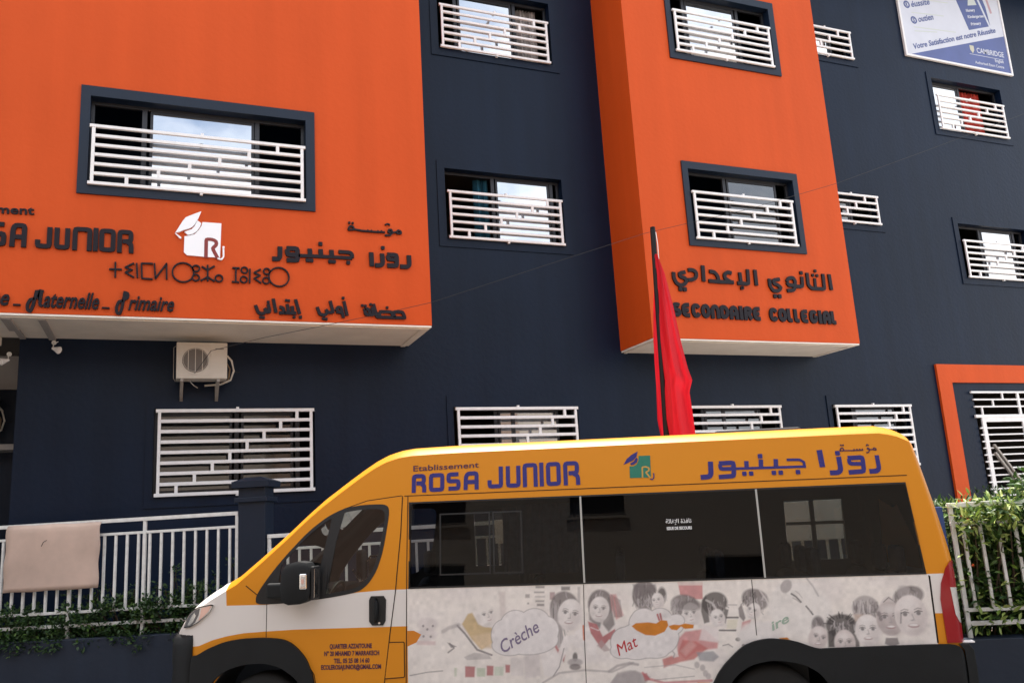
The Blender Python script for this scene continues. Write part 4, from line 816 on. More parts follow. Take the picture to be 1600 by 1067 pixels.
cb_ = N('ShaderNodeMix'); cb_.data_type = 'RGBA'; cb_.inputs[6].default_value = (.70, .64, .60, 1); cb_.inputs[7].default_value = (.80, .75, .71, 1); L(ns.outputs[0], cb_.inputs[0])
L(ca.outputs[2], cx.inputs[6]); L(cb_.outputs[2], cx.inputs[7]); L(cx.outputs[2], b_.inputs['Base Color'])
M['paint'] = m
M['blackplastic'] = mat('black_plastic', (.009, .010, .011), .62, spec=.3, var=.2, vscale=5, bump=.15, bscale=200)
M['seal'] = mat('rubber_seal', (.008, .008, .009), .5)
M['gap'] = mat('panel_gap', (.01, .006, .004), .9)
M['tyre'] = mat('tyre_rubber', (.018, .018, .018), .85, bump=.3); M['rim'] = mat('wheel_steel', (.30, .30, .31), .4, metal=.6)
M['chrome'] = mat('chrome', (.75, .75, .75), .12, metal=1.)
M['cabglass'] = glass('cab_glass', (.60, .64, .60), .03, .0)
M['darkglass'] = glass('dark_passenger_glass', (.34, .36, .38), .0, .005, ior=1.42, wav=.02)
M['lining'] = mat('van_lining', (.05, .05, .052), .9); M['seat'] = mat('seat_fabric', (.045, .055, .075), .9, var=.3, vscale=20)
M['tail'] = mat('red_lamp_plastic', (.30, .003, .008), .3, coat=.3, spec=.3); M['lens'] = mat('clear_lamp_lens', (.62, .58, .54), .12, coat=1., var=.1, vscale=30)
M['amber'] = mat('amber_lens', (.72, .42, .34), .15, coat=1.); M['lampdark'] = mat('headlamp_inside', (.16, .16, .17), .2, metal=.5)
M['decal_blue'] = mat('decal_blue', (.022, .018, .17), .35); M['decal_green'] = mat('decal_green', (.015, .17, .11), .4); M['decal_dark'] = mat('decal_dark_print', (.06, .012, .05), .45)
M['decal_white'] = mat('decal_white', (.75, .75, .75), .5)
M['trim'] = mat('pale_window_trim', (.42, .41, .38), .4)
FV = lambda u, z, d: (place(u, 0, z)[0], sy(u, z)-d, z)
FVT = lambda u, z, d: (u, sy(u, z)-d, z)
def vb(mb, name, m, parent=None, **kw): return mb.build(name, M[m] if isinstance(m, str) else m, parent or VAN, **kw)
body = vb(mb, 'body', 'paint', smooth=True)
def prism(P, axis, a, b):
    k = MB(); n = len(P)
    f = (lambda p, t: (p[0], t, p[1])) if axis == 'y' else ((lambda p, t: (t, p[0], p[1])) if axis == 'x' else None)
    k.add([f(p, t) for t in (a, b) for p in P], [list(range(n)), [n+i for i in range(n)][::-1]]+[(i, (i+1) % n, n+(i+1) % n, n+i) for i in range(n)]); return k
smoothp = lambda P, n: P if n == 0 else smoothp([q for a, b in zip(P, P[1:]+P[:1]) for q in ((a[0]*.8+b[0]*.2, a[1]*.8+b[1]*.2), (a[0]*.2+b[0]*.8, a[1]*.2+b[1]*.8))], n-1)
cabwin = [(-3.02,1.275),(-3.02,1.34),(-2.93,1.47),(-2.81,1.615),(-2.62,1.81),(-2.46,1.925),(-2.32,1.985),(-2.17,2.005),(-2.0,2.005),(-1.955,1.985),(-1.945,1.93),(-1.99,1.65),(-2.04,1.5),(-2.11,1.40),(-2.19,1.345),(-2.45,1.305),(-2.81,1.275)]
cabwin = smoothp(cabwin, 2)
cc = (sum(p[0] for p in cabwin)/len(cabwin), sum(p[1] for p in cabwin)/len(cabwin))
grow = lambda P, s: [(cc[0]+(p[0]-cc[0])*(1+s), cc[1]+(p[1]-cc[1])*(1+s*1.3)) for p in P]
rect = lambda a, b, c, d: [(a, c), (b, c), (b, d), (a, d)]
cutters = [prism(cabwin, 'y', -.5, 2.6), prism([(-1.745,1.357),(2.224,1.357),(2.186,2.017),(-1.745,2.017)], 'y', -.5, .5),
           prism(rect(-1.55, -1.10, 1.40, 1.95), 'y', 1.6, 2.6), prism(rect(1.60, 2.16, 1.36, 1.94), 'y', 1.6, 2.6),
           prism([(.32,1.40),(W2*2-.32,1.40),(W2*2-.42,2.30),(.42,2.30)], 'x', -4.4, -1.95)]
wc = MB()
for u in (-3.0, 1.05):
    for y0, y1 in ((-.3, .5), (1.55, 2.4)):
        c_ = MB(); c_.lathe((u, y0, .36), (0, 1, 0), [(.485, 0), (.485, y1-y0)], 32); cutters.append(c_)
sm = body.modifiers.new('shell', 'SOLIDIFY'); sm.thickness = .03; sm.offset = -1; body.data.materials.append(M['lining']); sm.material_offset = 1; sm.material_offset_rim = 1; tmp = []
for c_ in cutters:
    o = c_.build('cutter', M['lining']); tmp.append(o); o.matrix_world = STREET
    bo = body.modifiers.new('cut', 'BOOLEAN'); bo.object = o; bo.operation = 'DIFFERENCE'; bo.solver = 'EXACT'
bpy.context.view_layer.update(); dg = bpy.context.evaluated_depsgraph_get()
me = bpy.data.meshes.new_from_object(body.evaluated_get(dg)); body.modifiers.clear(); body.data = me
for o in tmp: bpy.data.objects.remove(o)
me.polygons.foreach_set('use_smooth', [True]*len(me.polygons)); me.set_sharp_from_angle(angle=R(30))
# dark panel seams along the van side
seam = lambda pts, w=.008, d=.0025, F=FV: (lambda k: (ribbon(k, pts, w, F, .0003, d, r=.01), k)[1])(MB())
def fine(pts, st=.06):
    o = []
    for a, b in zip(pts, pts[1:]):
        n_ = max(1, int(math.hypot(b[0]-a[0], b[1]-a[1])/st)); o += [(a[0]+(b[0]-a[0])*i/n_, a[1]+(b[1]-a[1])*i/n_) for i in range(n_)]
    return o+[pts[-1]]
for pts, w_ in (([(-1.80,2.085),(2.27,2.085)], .006), ([(-1.77,2.08),(-1.775,1.35),(-1.79,.50)], .006), ([(2.26,.85),(2.26,1.33)], .006), ([(-.36,1.33),(-.37,.5)], .006), ([(-3.14,1.405),(-3.04,1.33)], .006)):
    vb(seam(fine(pts), w_), 'panel_seam', 'gap')
# front door: panel standing a little proud of its dark gap
door = [(-2.95,1.25),(-2.95,1.43),(-2.91,1.505),(-2.72,1.705),(-2.51,1.89),(-2.32,1.995),(-2.12,2.055),(-1.82,2.085),(-1.83,1.79),(-1.87,1.34),(-1.92,1.0),(-1.985,.50),(-2.50,.50),(-2.54,.70),(-2.62,.82),(-2.72,.90),(-2.84,.95),(-2.95,.96)]
winhole = grow(cabwin, .03)
dr = vb(plate([door, winhole], FV, -.012, .005, .025, 10), 'front_door', 'paint', smooth=True)
vb(seam(fine(door+[door[0]]), .014, .003), 'door_gap', 'gap')
vb(plate([grow(cabwin, .045), grow(cabwin, -.035)], FV, -.004, .008, .02, 1), 'window_seal', 'seal', dr)
vb(plate([[(-2.565,1.298),(-2.50,1.56),(-2.46,1.75),(-2.42,1.935),(-2.31,1.985),(-2.375,1.74),(-2.415,1.50),(-2.455,1.306)],[(-3.03,1.27),(-3.03,1.345),(-2.90,1.50),(-2.84,1.58),(-2.86,1.40),(-2.60,1.29),(-2.81,1.268)]], FV, .0, .007, .03, 2), 'window_pillar', 'seal', dr)
vb(plate([grow(cabwin, -.01)], FV, -.004, .001, .05, 3), 'window_glass', 'cabglass', dr, smooth=True)
hnd = [(-2.085,1.10),(-2.085,1.265),(-2.07,1.295),(-1.965,1.295),(-1.945,1.265),(-1.95,1.10),(-1.97,1.068),(-2.06,1.068)]
hd = vb(plate([hnd], FV, .004, .014, .03, 2), 'door_handle', 'seal', dr, bevel=0)
k = MB(); k.tube([FV(-2.03,1.27,.016), FV(-2.025,1.25,.036), FV(-2.02,1.18,.042), FV(-2.025,1.12,.036), FV(-2.03,1.10,.016)], [.014,.017,.018,.017,.014], 8); vb(k, 'grip', 'blackplastic', hd, smooth=True)
k = MB(); k.lathe(FV(-2.0,1.085,.014), (0,-1,0), [(.009, 0), (.009, .004), (0, .005)], 12); vb(k, 'lock', 'chrome', hd)
vb(plate([[(-1.925,.935),(-1.80,.935),(-1.80,.67),(-1.965,.66)]], FV, .0, .003, .04, 2), 'fuel_flap', 'paint')
vb(seam(fine([(-1.925,.935),(-1.80,.935),(-1.80,.67),(-1.965,.66),(-1.925,.935)]), .006, .0045), 'flap_gap', 'gap')
vb(plate([[(-1.775,1.02),(-1.72,1.02),(-1.66,.99),(-1.70,.93),(-1.775,.90)]], FV, .0005, .003, .04, 1), 'orange_arrow', mat('decal_orange', (.62, .20, .012), .3))
# side glazing band: three dark panes, pale dividers
xs = [(-1.752,-.345),(-.33,1.045),(1.06,2.232)]
for a, b in xs: vb(plate([rect(a, b, 1.352, 2.024)], FV, .0005, .006, .1, 8), 'side_window', 'darkglass', smooth=True)
for x0 in (-.3375, 1.0525): vb(plate([rect(x0-.0075, x0+.0075, 1.352, 2.024)], FV, .0005, .008, .1, 8), 'window_divider', 'trim')
vb(plate([rect(-1.76, 2.238, 1.343, 2.032), rect(-1.745, 2.226, 1.357, 2.019)], FV, .0005, .0065, .2, 1), 'window_seal', 'seal', smooth=False)
for a, b in ((-1.50,-1.08),(-1.06,-.82)):
    vb(plate([rect(a, b, 1.44, 1.93), rect(a+.012, b-.012, 1.452, 1.918)], FV, .006, .010, .2, 1), 'sliding_pane_frame', 'seal')
# cladding and bumpers
arch = lambda c, z0, r0, r1, a0, a1, n=26: [(c+r1*math.cos(R(a0+(a1-a0)*i/n))*1., z0+r1*math.sin(R(a0+(a1-a0)*i/n))) for i in range(n+1)]+[(c+r0*math.cos(R(a1+(a0-a1)*i/n)), z0+r0*math.sin(R(a1+(a0-a1)*i/n))) for i in range(n+1)]
fa = [(-3.60,.36),(-3.60,.86),(-3.54,.865),(-3.45,.915),(-3.3,.97),(-3.15,.99),(-2.96,.995),(-2.8,.98),(-2.71,.935),(-2.61,.835),(-2.55,.70),(-2.52,.5),(-2.52,.36),(-2.56,.36),(-2.60,.55),(-2.69,.68),(-2.82,.765),(-2.97,.80),(-3.14,.79),(-3.29,.745),(-3.40,.66),(-3.46,.5),(-3.47,.36)]
fa = smoothp(fa, 2)
vb(plate([fa], FV, -.01, .035, .03, 3), 'wheel_arch_trim', 'blackplastic', smooth=True)
ra = [(.52,.36),(.57,.55),(.66,.70),(.83,.855),(.94,.895),(1.05,.91),(1.22,.89),(1.39,.825),(1.46,.83),(2.30,.845),(2.41,.83),(2.44,.7),(2.44,.36),(1.50,.36),(1.46,.55),(1.38,.66),(1.26,.725),(1.07,.755),(.89,.725),(.76,.64),(.67,.5),(.64,.36)]
ra = smoothp(ra, 2)
vb(plate([ra], FV, -.01, .035, .03, 3), 'wheel_arch_trim', 'blackplastic', smooth=True)
vb(plate([rect(-2.50, .50, .33, .52)], FV, -.01, .025, .2, 2), 'sill_trim', 'blackplastic')
k = MB(); vs = []
bu = [-3.60,-3.65,-3.70,-3.75,-3.79,-3.83,-3.86,-3.885,-3.905,-3.925,-3.94,-3.955]
for j, (z, o_) in enumerate(((.30,.02),(.42,.035),(.60,.04),(.72,.03),(.80,.04),(.92,.04),(.985,.03),(1.02,.0))):
    near = [(u-o_*(-3.60-u)/.355, sy(u, z)-o_*(.4 if u > -3.61 else .6), z) for u in bu]
    row = near+[(-3.958-o_, W2, z)]+[(x, 2*W2-y, z) for x, y, z in near[::-1]]; n = len(row)-1; vs += row
k.add(vs, [(j*(n+1)+i, j*(n+1)+i+1, (j+1)*(n+1)+i+1, (j+1)*(n+1)+i) for j in range(7) for i in range(n)])
bp_ = vb(k, 'front_bumper', 'blackplastic', smooth=True); s_ = bp_.modifiers.new('s', 'SOLIDIFY'); s_.thickness = .02
k = MB()
n = 30; vs = []
for z, o_ in ((.30,.03),(.5,.05),(.66,.055),(.80,.05),(.84,.02)):
    for i in range(n+1):
        a = i/n*math.pi; vs.append((2.38+.10*(math.sin(a))**.2+o_, W2-math.cos(a)*(W2+.028), z))
k.add(vs, [(j*(n+1)+i, j*(n+1)+i+1, (j+1)*(n+1)+i+1, (j+1)*(n+1)+i) for j in range(4) for i in range(n)])
k.add([vs[4*(n+1)+i] for i in range(n+1)]+[(2.40, W2-math.cos(i/n*math.pi)*(W2-.05), .845) for i in range(n+1)], [(i, i+1, n+2+i, n+1+i) for i in range(n)])
rb = vb(k, 'rear_bumper', 'blackplastic', smooth=True)
for y in (.03, .33):
    k = MB(); k.box(2.43, 2.53, y, y+.06, .84, .853); vb(k, 'bumper_clip', 'white', rb, bevel=.004)
for u, y0, s in ((-3.0, .06, 1), (1.05, .06, 1), (-3.0, 1.99, -1), (1.05, 1.99, -1)):
    wr = empty('wheel', (u, y0, .355), 0, VAN)
    k = MB(); k.lathe((0,0,0), (0, s, 0), [(.21,.02),(.30,.0),(.335,.015),(.35,.04),(.35,.18),(.335,.205),(.30,.22),(.21,.2)], 40); k.build('tyre', M['tyre'], wr, smooth=True)
    k = MB(); k.lathe((0,0,0), (0, s, 0), [(0,.05),(.07,.05),(.08,.07),(.15,.075),(.19,.05),(.215,.02),(.215,.19),(0,.19)], 32); k.build('rim', M['rim'], wr, smooth=True)
    k = MB(); k.lathe((u, y0-.03 if s > 0 else 1.55, .36), (0, 1, 0), [(.482, 0), (.482, .45)], 32); k.f = k.f[:-2]; k.mi = k.mi[:-2]; vb(k, 'wheel_liner', 'blackplastic', smooth=True)
# tail lamp and head lamp
tl_ = [(2.455,.85),(2.46,1.04),(2.455,1.34),(2.44,1.44),(2.41,1.42),(2.38,1.385),(2.333,1.275),(2.314,1.16),(2.322,.85)]
lamp = vb(plate([tl_], FVT, .0, .012, .02, 8), 'tail_lamp', 'tail', smooth=True)
k = MB(); k.add([(2.455, sy(2.455,z)-.011, z) for z in (.86,1.0,1.15,1.3,1.43)]+[(2.487, .16, z) for z in (.86,1.0,1.15,1.3,1.43)], [(i,i+1,6+i,5+i) for i in range(4)]); vb(k, 'lamp_wrap', 'tail', lamp, smooth=True)
vb(plate([[(2.392,1.245),(2.456,1.24),(2.462,1.04),(2.455,.98),(2.432,.995),(2.405,1.05)]], FVT, .012, .015, .02, 5), 'lamp_lens', 'lens', lamp, smooth=True)
hl = [(-3.70,1.075),(-3.665,1.16),(-3.628,1.20),(-3.589,1.228),(-3.539,1.249),(-3.432,1.265),(-3.412,1.26),(-3.436,1.214),(-3.485,1.169),(-3.551,1.119),(-3.623,1.085)]
hdl = vb(plate([hl], FVT, .0, .012, .015, 4), 'headlight', 'lens', smooth=True)
vb(plate([[(-3.69,1.08),(-3.655,1.16),(-3.62,1.195),(-3.58,1.222),(-3.535,1.235),(-3.545,1.18),(-3.575,1.125),(-3.62,1.09)]], FVT, .0122, .0135, .015, 3), 'lamp_inside', 'lampdark', hdl, smooth=True)
vb(plate([[(-3.655,1.10),(-3.62,1.16),(-3.585,1.20),(-3.57,1.175),(-3.595,1.13),(-3.63,1.10)]], FVT, .0137, .0155, .015, 3), 'reflector', 'chrome', hdl, smooth=True)
vb(plate([[(-3.52,1.238),(-3.43,1.255),(-3.455,1.21),(-3.50,1.168),(-3.545,1.135),(-3.53,1.18)]], FVT, .0122, .0145, .015, 3), 'indicator_lens', 'amber', hdl, smooth=True)
vb(plate([hl, [(a*.96-3.56*.04, 1.175+(b-1.175)*.90) for a, b in hl]], FVT, .012, .016, .015, 1), 'lamp_rim', 'seal', hdl)
k = MB(); k.add([(2.452, sy(2.452,z)-.0165, z) for z in (.99,1.08,1.17,1.238)]+[(2.491, .16, z) for z in (.99,1.08,1.17,1.238)], [(i,i+1,5+i,4+i) for i in range(3)]); vb(k, 'lamp_lens', 'lens', lamp, smooth=True)
# door mirror
mr_ = empty('door_mirror', (-2.625, -.11, 1.44), 0, VAN); mr_.scale = (.86, .86, .93)
k = MB(); P = [(-.15,-.17),(-.165,-.05),(-.15,.09),(-.10,.145),(.0,.165),(.085,.15),(.12,.10),(.125,-.10),(.10,-.165),(.03,-.19),(-.08,-.195)]
k.add([(x, y, z) for y, s in ((-.12,.8),(-.10,1),(.09,1)) for x, z in [(p[0]*s, p[1]*s) for p in P]], [list(range(11))]+[(11*j+i, 11*j+(i+1)%11, 11*(j+1)+(i+1)%11, 11*(j+1)+i) for j in range(2) for i in range(11)]+[list(range(22,33))[::-1]])
k.build('housing', M['blackplastic'], mr_, smooth=True, bevel=0)
k = MB(); k.box(.126, .16, -.09, .08, -.16, .12); k.build('mirror_frame', M['seal'], mr_, bevel=.01)
k = MB(); k.box(.16, .163, -.08, .07, -.14, .10); k.build('mirror_glass', M['chrome'], mr_)
k = MB(); k.box(-.36, -.06, .04, .14, -.15, -.02); k.build('arm', M['blackplastic'], mr_, bevel=.02)
k = MB(); k.box(.035, .105, -.135, -.09, -.07, .065); q_ = k.build('side_repeater', M['chrome'], mr_, bevel=.012)
k = MB(); k.box(.048, .092, -.142, -.134, -.045, .045); k.build('repeater_lens', M['lens'], mr_, bevel=.003)
k = MB(); k.box(.06, .082, -.146, -.141, -.02, .02); k.build('repeater_bulb', M['amber'], mr_, bevel=.003)
k = MB(); k.box(-2.86, -2.79, 2.08, 2.30, 1.28, 1.60); vb(k, 'door_mirror', 'blackplastic', bevel=.03)
k = MB(); k.tube([(-2.86,2.0,1.40),(-2.80,2.1,1.27),(-2.76,2.14,1.30),(-2.75,2.14,1.48),(-2.71,2.14,1.53),(-2.62,2.14,1.53),(-2.59,2.14,1.48),(-2.59,2.14,1.30)], .012, 8); vb(k, 'grab_frame', 'chrome', smooth=True)
k = MB(); k.box(-2.735, -2.60, 2.145, 2.16, 1.28, 1.51); vb(k, 'mirror_glass', 'chrome')
# windscreen
k = MB(); vs = []; uu = [-3.06+(-1.99+3.06)*i/12 for i in range(13)]
for u in uu:
    P = section(u)[23:]; ring = [(u, y, z-.012) for y, z in P]+[(u, 2*W2-y, z-.012) for y, z in P[-2::-1]]; nn_ = len(ring); vs += ring
k.add(vs, [(i*nn_+j, i*nn_+j+1, (i+1)*nn_+j+1, (i+1)*nn_+j) for i in range(12) for j in range(nn_-1)])
vb(k, 'windscreen', 'cabglass', smooth=True)
k = MB(); k.box(1.6, 2.16, 1.985, 1.995, 1.36, 1.94); k.box(-1.54, -1.11, 1.975, 1.985, 1.41, 1.94); vb(k, 'far_window', 'cabglass')
k = MB(); k.box(1.84, 1.88, 1.95, 1.98, 1.37, 1.93); k.box(1.6, 2.16, 1.95, 1.98, 1.70, 1.73); vb(k, 'far_window_frame', 'trim')
# inside
k = MB(); k.box(-3.3, 2.35, .12, 1.93, .40, .46); k.box(-1.72, -1.69, .12, .75, .46, 1.35); vb(k, 'cabin_floor', 'lining')
k = MB(); k.box(-3.05, -2.72, .15, 1.9, 1.0, 1.30); vb(k, 'dashboard', 'lining', bevel=.05)
k = MB(); k.tube([(-2.55+.05*math.cos(a)*0+.10*math.sin(a)*.6, .50+.19*math.cos(a), 1.24+.19*math.sin(a)*.75) for a in [i*math.tau/24 for i in range(25)]], .014, 6, False); k.bar((-2.55,.5,1.24), (-2.78,.5,1.1), .05, .05); k.bar((-2.55,.32,1.24), (-2.55,.68,1.24), .03, .02); vb(k, 'steering_wheel', 'seal', smooth=True)
def seat(u, y, h=1.30, w=.44):
    s = empty('seat', (u, y, .46), 0, VAN)
    k = MB(); k.box(-.24, .22, -w/2, w/2, .28, .42); k.build('cushion', M['seat'], s, bevel=.04)
    k = MB(); k.add([(x, yy, z) for z, x0, x1, ww in ((.38,.14,.28,w/2),(.80,.22,.33,w/2),(h-.46-.15,.27,.35,w/2*.8)) for x, yy in ((x0,-ww),(x1,-ww),(x1,ww),(x0,ww))], [(0,3,2,1),(8,9,10,11)]+[(4*j+i, 4*j+(i+1)%4, 4*j+4+(i+1)%4, 4*j+4+i) for j in range(2) for i in range(4)])
    k.build('backrest', M['seat'], s, bevel=.03)
    k = MB(); k.box(.26, .34, -.12, .12, h-.46-.13, h-.46+.09); k.build('headrest', M['seat'], s, bevel=.035)
    k = MB(); k.box(-.15, .15, -.15, .15, 0, .28); k.build('base', M['lining'], s)
seat(-2.22, .5, 1.50, .48); seat(-2.22, 1.5, 1.50, .48)
for u in (-1.15, -.35, .45, 1.2, 1.85):
    for y in (.38, .86, 1.58): seat(u, y, 1.46)
k = MB(); vs = []
for i in range(25): vs += [(-1.0+i*.028, .2+.015*math.sin(i*1.9), 1.42), (-1.0+i*.028, .2+.015*math.sin(i*1.9), 1.98)]
k.add(vs, [(2*i, 2*i+2, 2*i+3, 2*i+1) for i in range(24)]); vb(k, 'window_curtain', 'seat', smooth=True)
# roof hatch
k = MB(); k.box(.84, 1.58, .66, 1.26, 2.50, 2.555); vb(k, 'roof_hatch', 'seal', bevel=.025)
# ---- lettering on the van
def dec(groups, name, m, d=.0035):
    for gi in groups: vb(glyph(gi, FV, .0004, d, .0003), name, m)
rz = [('R',-1.738,-1.615,2.108,2.262),('O',-1.592,-1.462,2.109,2.263),('S',-1.443,-1.325,2.113,2.264),('A',-1.299,-1.172,2.114,2.265)]
jz = [('J',-1.097,-.968),('U',-.943,-.822),('N',-.803,-.68),('I',-.662,-.632),('O',-.609,-.489),('R',-.467,-.332)]
dec(block(rz, .034)+block([(c, a, b, 2.117, 2.312) for c, a, b in jz], .034), 'decal_letter', 'decal_blue')
dec(L_VAN_AR, 'decal_letter', 'decal_blue'); dec(L_VAN_MU, 'decal_letter', 'decal_dark')
vb(text_mb('Etablissement', (-1.728, 2.287, -1.169, 2.296, .046), FV, .0004, .0035, bold=.008), 'decal_word', 'decal_dark')
for i, gi in enumerate(L_VAN_LOGO):
    vb(glyph(gi, FV, .0004, .003 if i < 3 else .0045, .0003), ['logo_cap', 'logo_cap_band', 'logo_block', 'logo_initial', 'logo_initial'][i], ['decal_blue', 'decal_blue', 'decal_green', mat('decal_gold', (.55, .30, .06), .4), 'decal_blue'][i])
for s, a0, a1, z_ in (('QUARTIER AZZAITOUNE', -2.415, -2.065, .897), ('N° 20 MHAMID 7 MARRAKECH', -2.46, -2.005, .842), ('TEL. 05 25 08 14 60', -2.38, -2.085, .786), ('ECOLEROSAJUNIOR@GMAIL.COM', -2.485, -1.99, .738)):
    vb(text_mb(s, (a0, z_, a1, z_, .034), FV, .0052, .0075, bold=.03), 'decal_word', 'decal_dark', dr)
vb(text_mb('ISSUE DE SECOURS', (.335, 1.735, .53, 1.735, .022), FV, .0062, .008, bold=.04), 'decal_word', 'decal_white')
FORMS = {}
import unicodedata
for cp in range(0xFE80, 0xFEFD):
    dd = unicodedata.decomposition(chr(cp))
    if dd:
        kk, *r_ = dd.split(); FORMS[(kk[1:-1], ''.join(chr(int(x, 16)) for x in r_))] = chr(cp)
def arab(s):
    NJ = 'اأإآدذرزوؤةىء'; lig = {'\1': 'لإ'}; s = s.replace('لإ', '\1'); o = []
    for i, c in enumerate(s):
        if c == ' ': o.append(' '); continue
        p = s[i-1] if i else ' '; q = s[i+1] if i+1 < len(s) else ' '
        pj = p != ' ' and p not in NJ and p not in lig; nj = q != ' ' and c not in NJ and c not in lig
        o.append(FORMS[({(0,0):'isolated',(1,0):'final',(0,1):'initial',(1,1):'medial'}[(int(pj), int(nj))], lig.get(c, c))])
    return ''.join(reversed(o))
vb(text_mb(arab('نافذة الإغاثة'), (.33, 1.785, .53, 1.785, .032), FV, .0062, .008, bold=.015), 'decal_word', 'decal_white')
# ---- printed picture along the side (flat print: colours on a fine grid)
class Art:
    def __init__(s, u0, u1, z0, z1, st):
        s.us = np.arange(u0, u1+1e-6, st); s.zs = np.arange(z0, z1+1e-6, st); U, Z = np.meshgrid(s.us, s.zs)
        s.x = 1004.5+204.0*U-10.75*Z; s.y = 1191.9-4.78*U-210.45*Z; s.c = np.zeros(U.shape+(3,)); s.c[:] = (.78, .715, .67)
    def mix(s, a, col): s.c += (np.array(col)-s.c)*np.clip(a, 0, 1)[..., None]
    def ell(s, cx, cy, rx, ry, col, al=1., soft=1.2, rot=0.):
        c, q = math.cos(R(rot)), math.sin(R(rot)); dx, dy = s.x-cx, s.y-cy; a = (dx*c+dy*q)/rx; b = (-dx*q+dy*c)/ry
        d = (1-np.sqrt(a*a+b*b))*min(rx, ry); s.mix(np.clip(d/soft+.5, 0, 1)*al, col)
    def poly(s, P, col, al=1., soft=1.):
        ins = np.zeros(s.x.shape, bool); dist = np.full(s.x.shape, 1e9)
        for i in range(len(P)):
            (x0, y0), (x1, y1) = P[i-1], P[i]
            with np.errstate(divide='ignore', invalid='ignore'):
                cr = ((y0 > s.y) != (y1 > s.y)) & (s.x < (x1-x0)*(s.y-y0)/(y1-y0+1e-9)+x0)
            ins ^= cr; dx, dy = x1-x0, y1-y0; t = np.clip(((s.x-x0)*dx+(s.y-y0)*dy)/(dx*dx+dy*dy+1e-9), 0, 1)
            dist = np.minimum(dist, np.hypot(s.x-x0-t*dx, s.y-y0-t*dy))
        s.mix(np.clip(np.where(ins, dist, -dist)/soft+.5, 0, 1)*al, col)
    def line(s, P, w, col, al=1., soft=.9):
        dist = np.full(s.x.shape, 1e9)
        for (x0, y0), (x1, y1) in zip(P, P[1:]):
            dx, dy = x1-x0, y1-y0; t = np.clip(((s.x-x0)*dx+(s.y-y0)*dy)/(dx*dx+dy*dy+1e-9), 0, 1); dist = np.minimum(dist, np.hypot(s.x-x0-t*dx, s.y-y0-t*dy))
        s.mix(np.clip((w/2-dist)/soft+.5, 0, 1)*al, col)
A = Art(-1.772, 2.257, .455, 1.343, .0048)
rs = random.Random(11)
G1, G2, G3 = (.05, .042, .045), (.16, .135, .14), (.38, .34, .34); SK = (.74, .68, .66); RD = (.40, .09, .10); PK = (.58, .26, .26); BG = (.78, .715, .67)
pa = lambda *p: [(620+x/4.2105, 880+y/4.2105) for x, y in p]
pb = lambda *p: [(960+x/4.7059, 880+y/4.7059) for x, y in p]
pc = lambda *p: [(1240+x/4.444, 860+y/4.444) for x, y in p]
def hair(cx, cy, rx, ry, col, n=26, dirn=90, rot=0):
    A.ell(cx, cy, rx, ry, col, .85, 3, rot)
    for _ in range(n):
        a = rs.uniform(0, math.tau); r = rs.uniform(.1, .95); x, y = cx+rx*r*math.cos(a), cy+ry*r*math.sin(a); l = rs.uniform(.3, .7)*ry
        A.line([(x, y), (x+rs.uniform(-2, 2), y+l*.6), (x+rs.uniform(-4, 4), y+l)], rs.uniform(.8, 2), rs.choice([G1, G3, G2, (.55, .5, .5)]), .6, 1.5)
def face(cx, cy, r, tilt=0, look=0, tone=SK, smile=True, al=1., eye=1.):
    c, q = math.cos(R(tilt)), math.sin(R(tilt)); T = lambda x, y: (cx+(x*c-y*q)*r, cy+(x*q+y*c)*r)
    A.ell(cx, cy, r*.78, r, tone, al, 2, tilt)
    A.ell(*T(.42, .15), r*.36, r*.75, (tone[0]*.74, tone[1]*.71, tone[2]*.71), .55, r*.4, tilt); A.ell(*T(-.55, .1), r*.2, r*.6, (tone[0]*.82, tone[1]*.80, tone[2]*.80), .45, r*.25, tilt); A.ell(*T(0, .82), r*.4, r*.16, (tone[0]*.7, tone[1]*.67, tone[2]*.67), .5, r*.15, tilt); A.ell(*T(-.05, -.5), r*.4, r*.25, (.82, .77, .75), .5, r*.3, tilt)
    for sx in (-1, 1):
        ex = .32*sx+look; A.ell(*T(ex, -.08), r*.17*eye, r*.10*eye, (.84,.80,.79), .4, 1.5, tilt); A.ell(*T(ex, -.08), r*.11, r*.10, (.10,.085,.09), .8, 1.8); A.line([T(ex-.18, -.14), T(ex, -.21), T(ex+.18, -.14)], r*.05, G1, .8); A.line([T(ex-.17, -.27), T(ex, -.33), T(ex+.17, -.27)], r*.05, G2, .6)
    A.line([T(look, -.05), T(look+.07, .2), T(look-.05, .24)], r*.045, G3, .8); A.ell(*T(look, .24), r*.12, r*.05, G3, .5, 1)
    if smile: A.ell(*T(look, .50), r*.27, r*.11, (.36, .22, .22), .8, 1); A.ell(*T(look, .47), r*.22, r*.06, (.82, .79, .78), .9, 1)
    else: A.line([T(look-.15, .5), T(look, .53), T(look+.15, .5)], r*.06, (.4, .25, .25), .8)
# faded room background, soft blotches
for _ in range(60): A.ell(rs.uniform(640, 1440), rs.uniform(905, 1060), rs.uniform(10, 45), rs.uniform(6, 25), rs.choice([(.74,.69,.66), (.66,.59,.58), (.72,.65,.60), (.68,.62,.62)]), .35, 12)
A.poly(pa((680,180),(725,180),(735,390),(700,390)), (.55,.47,.45), .6, 4)
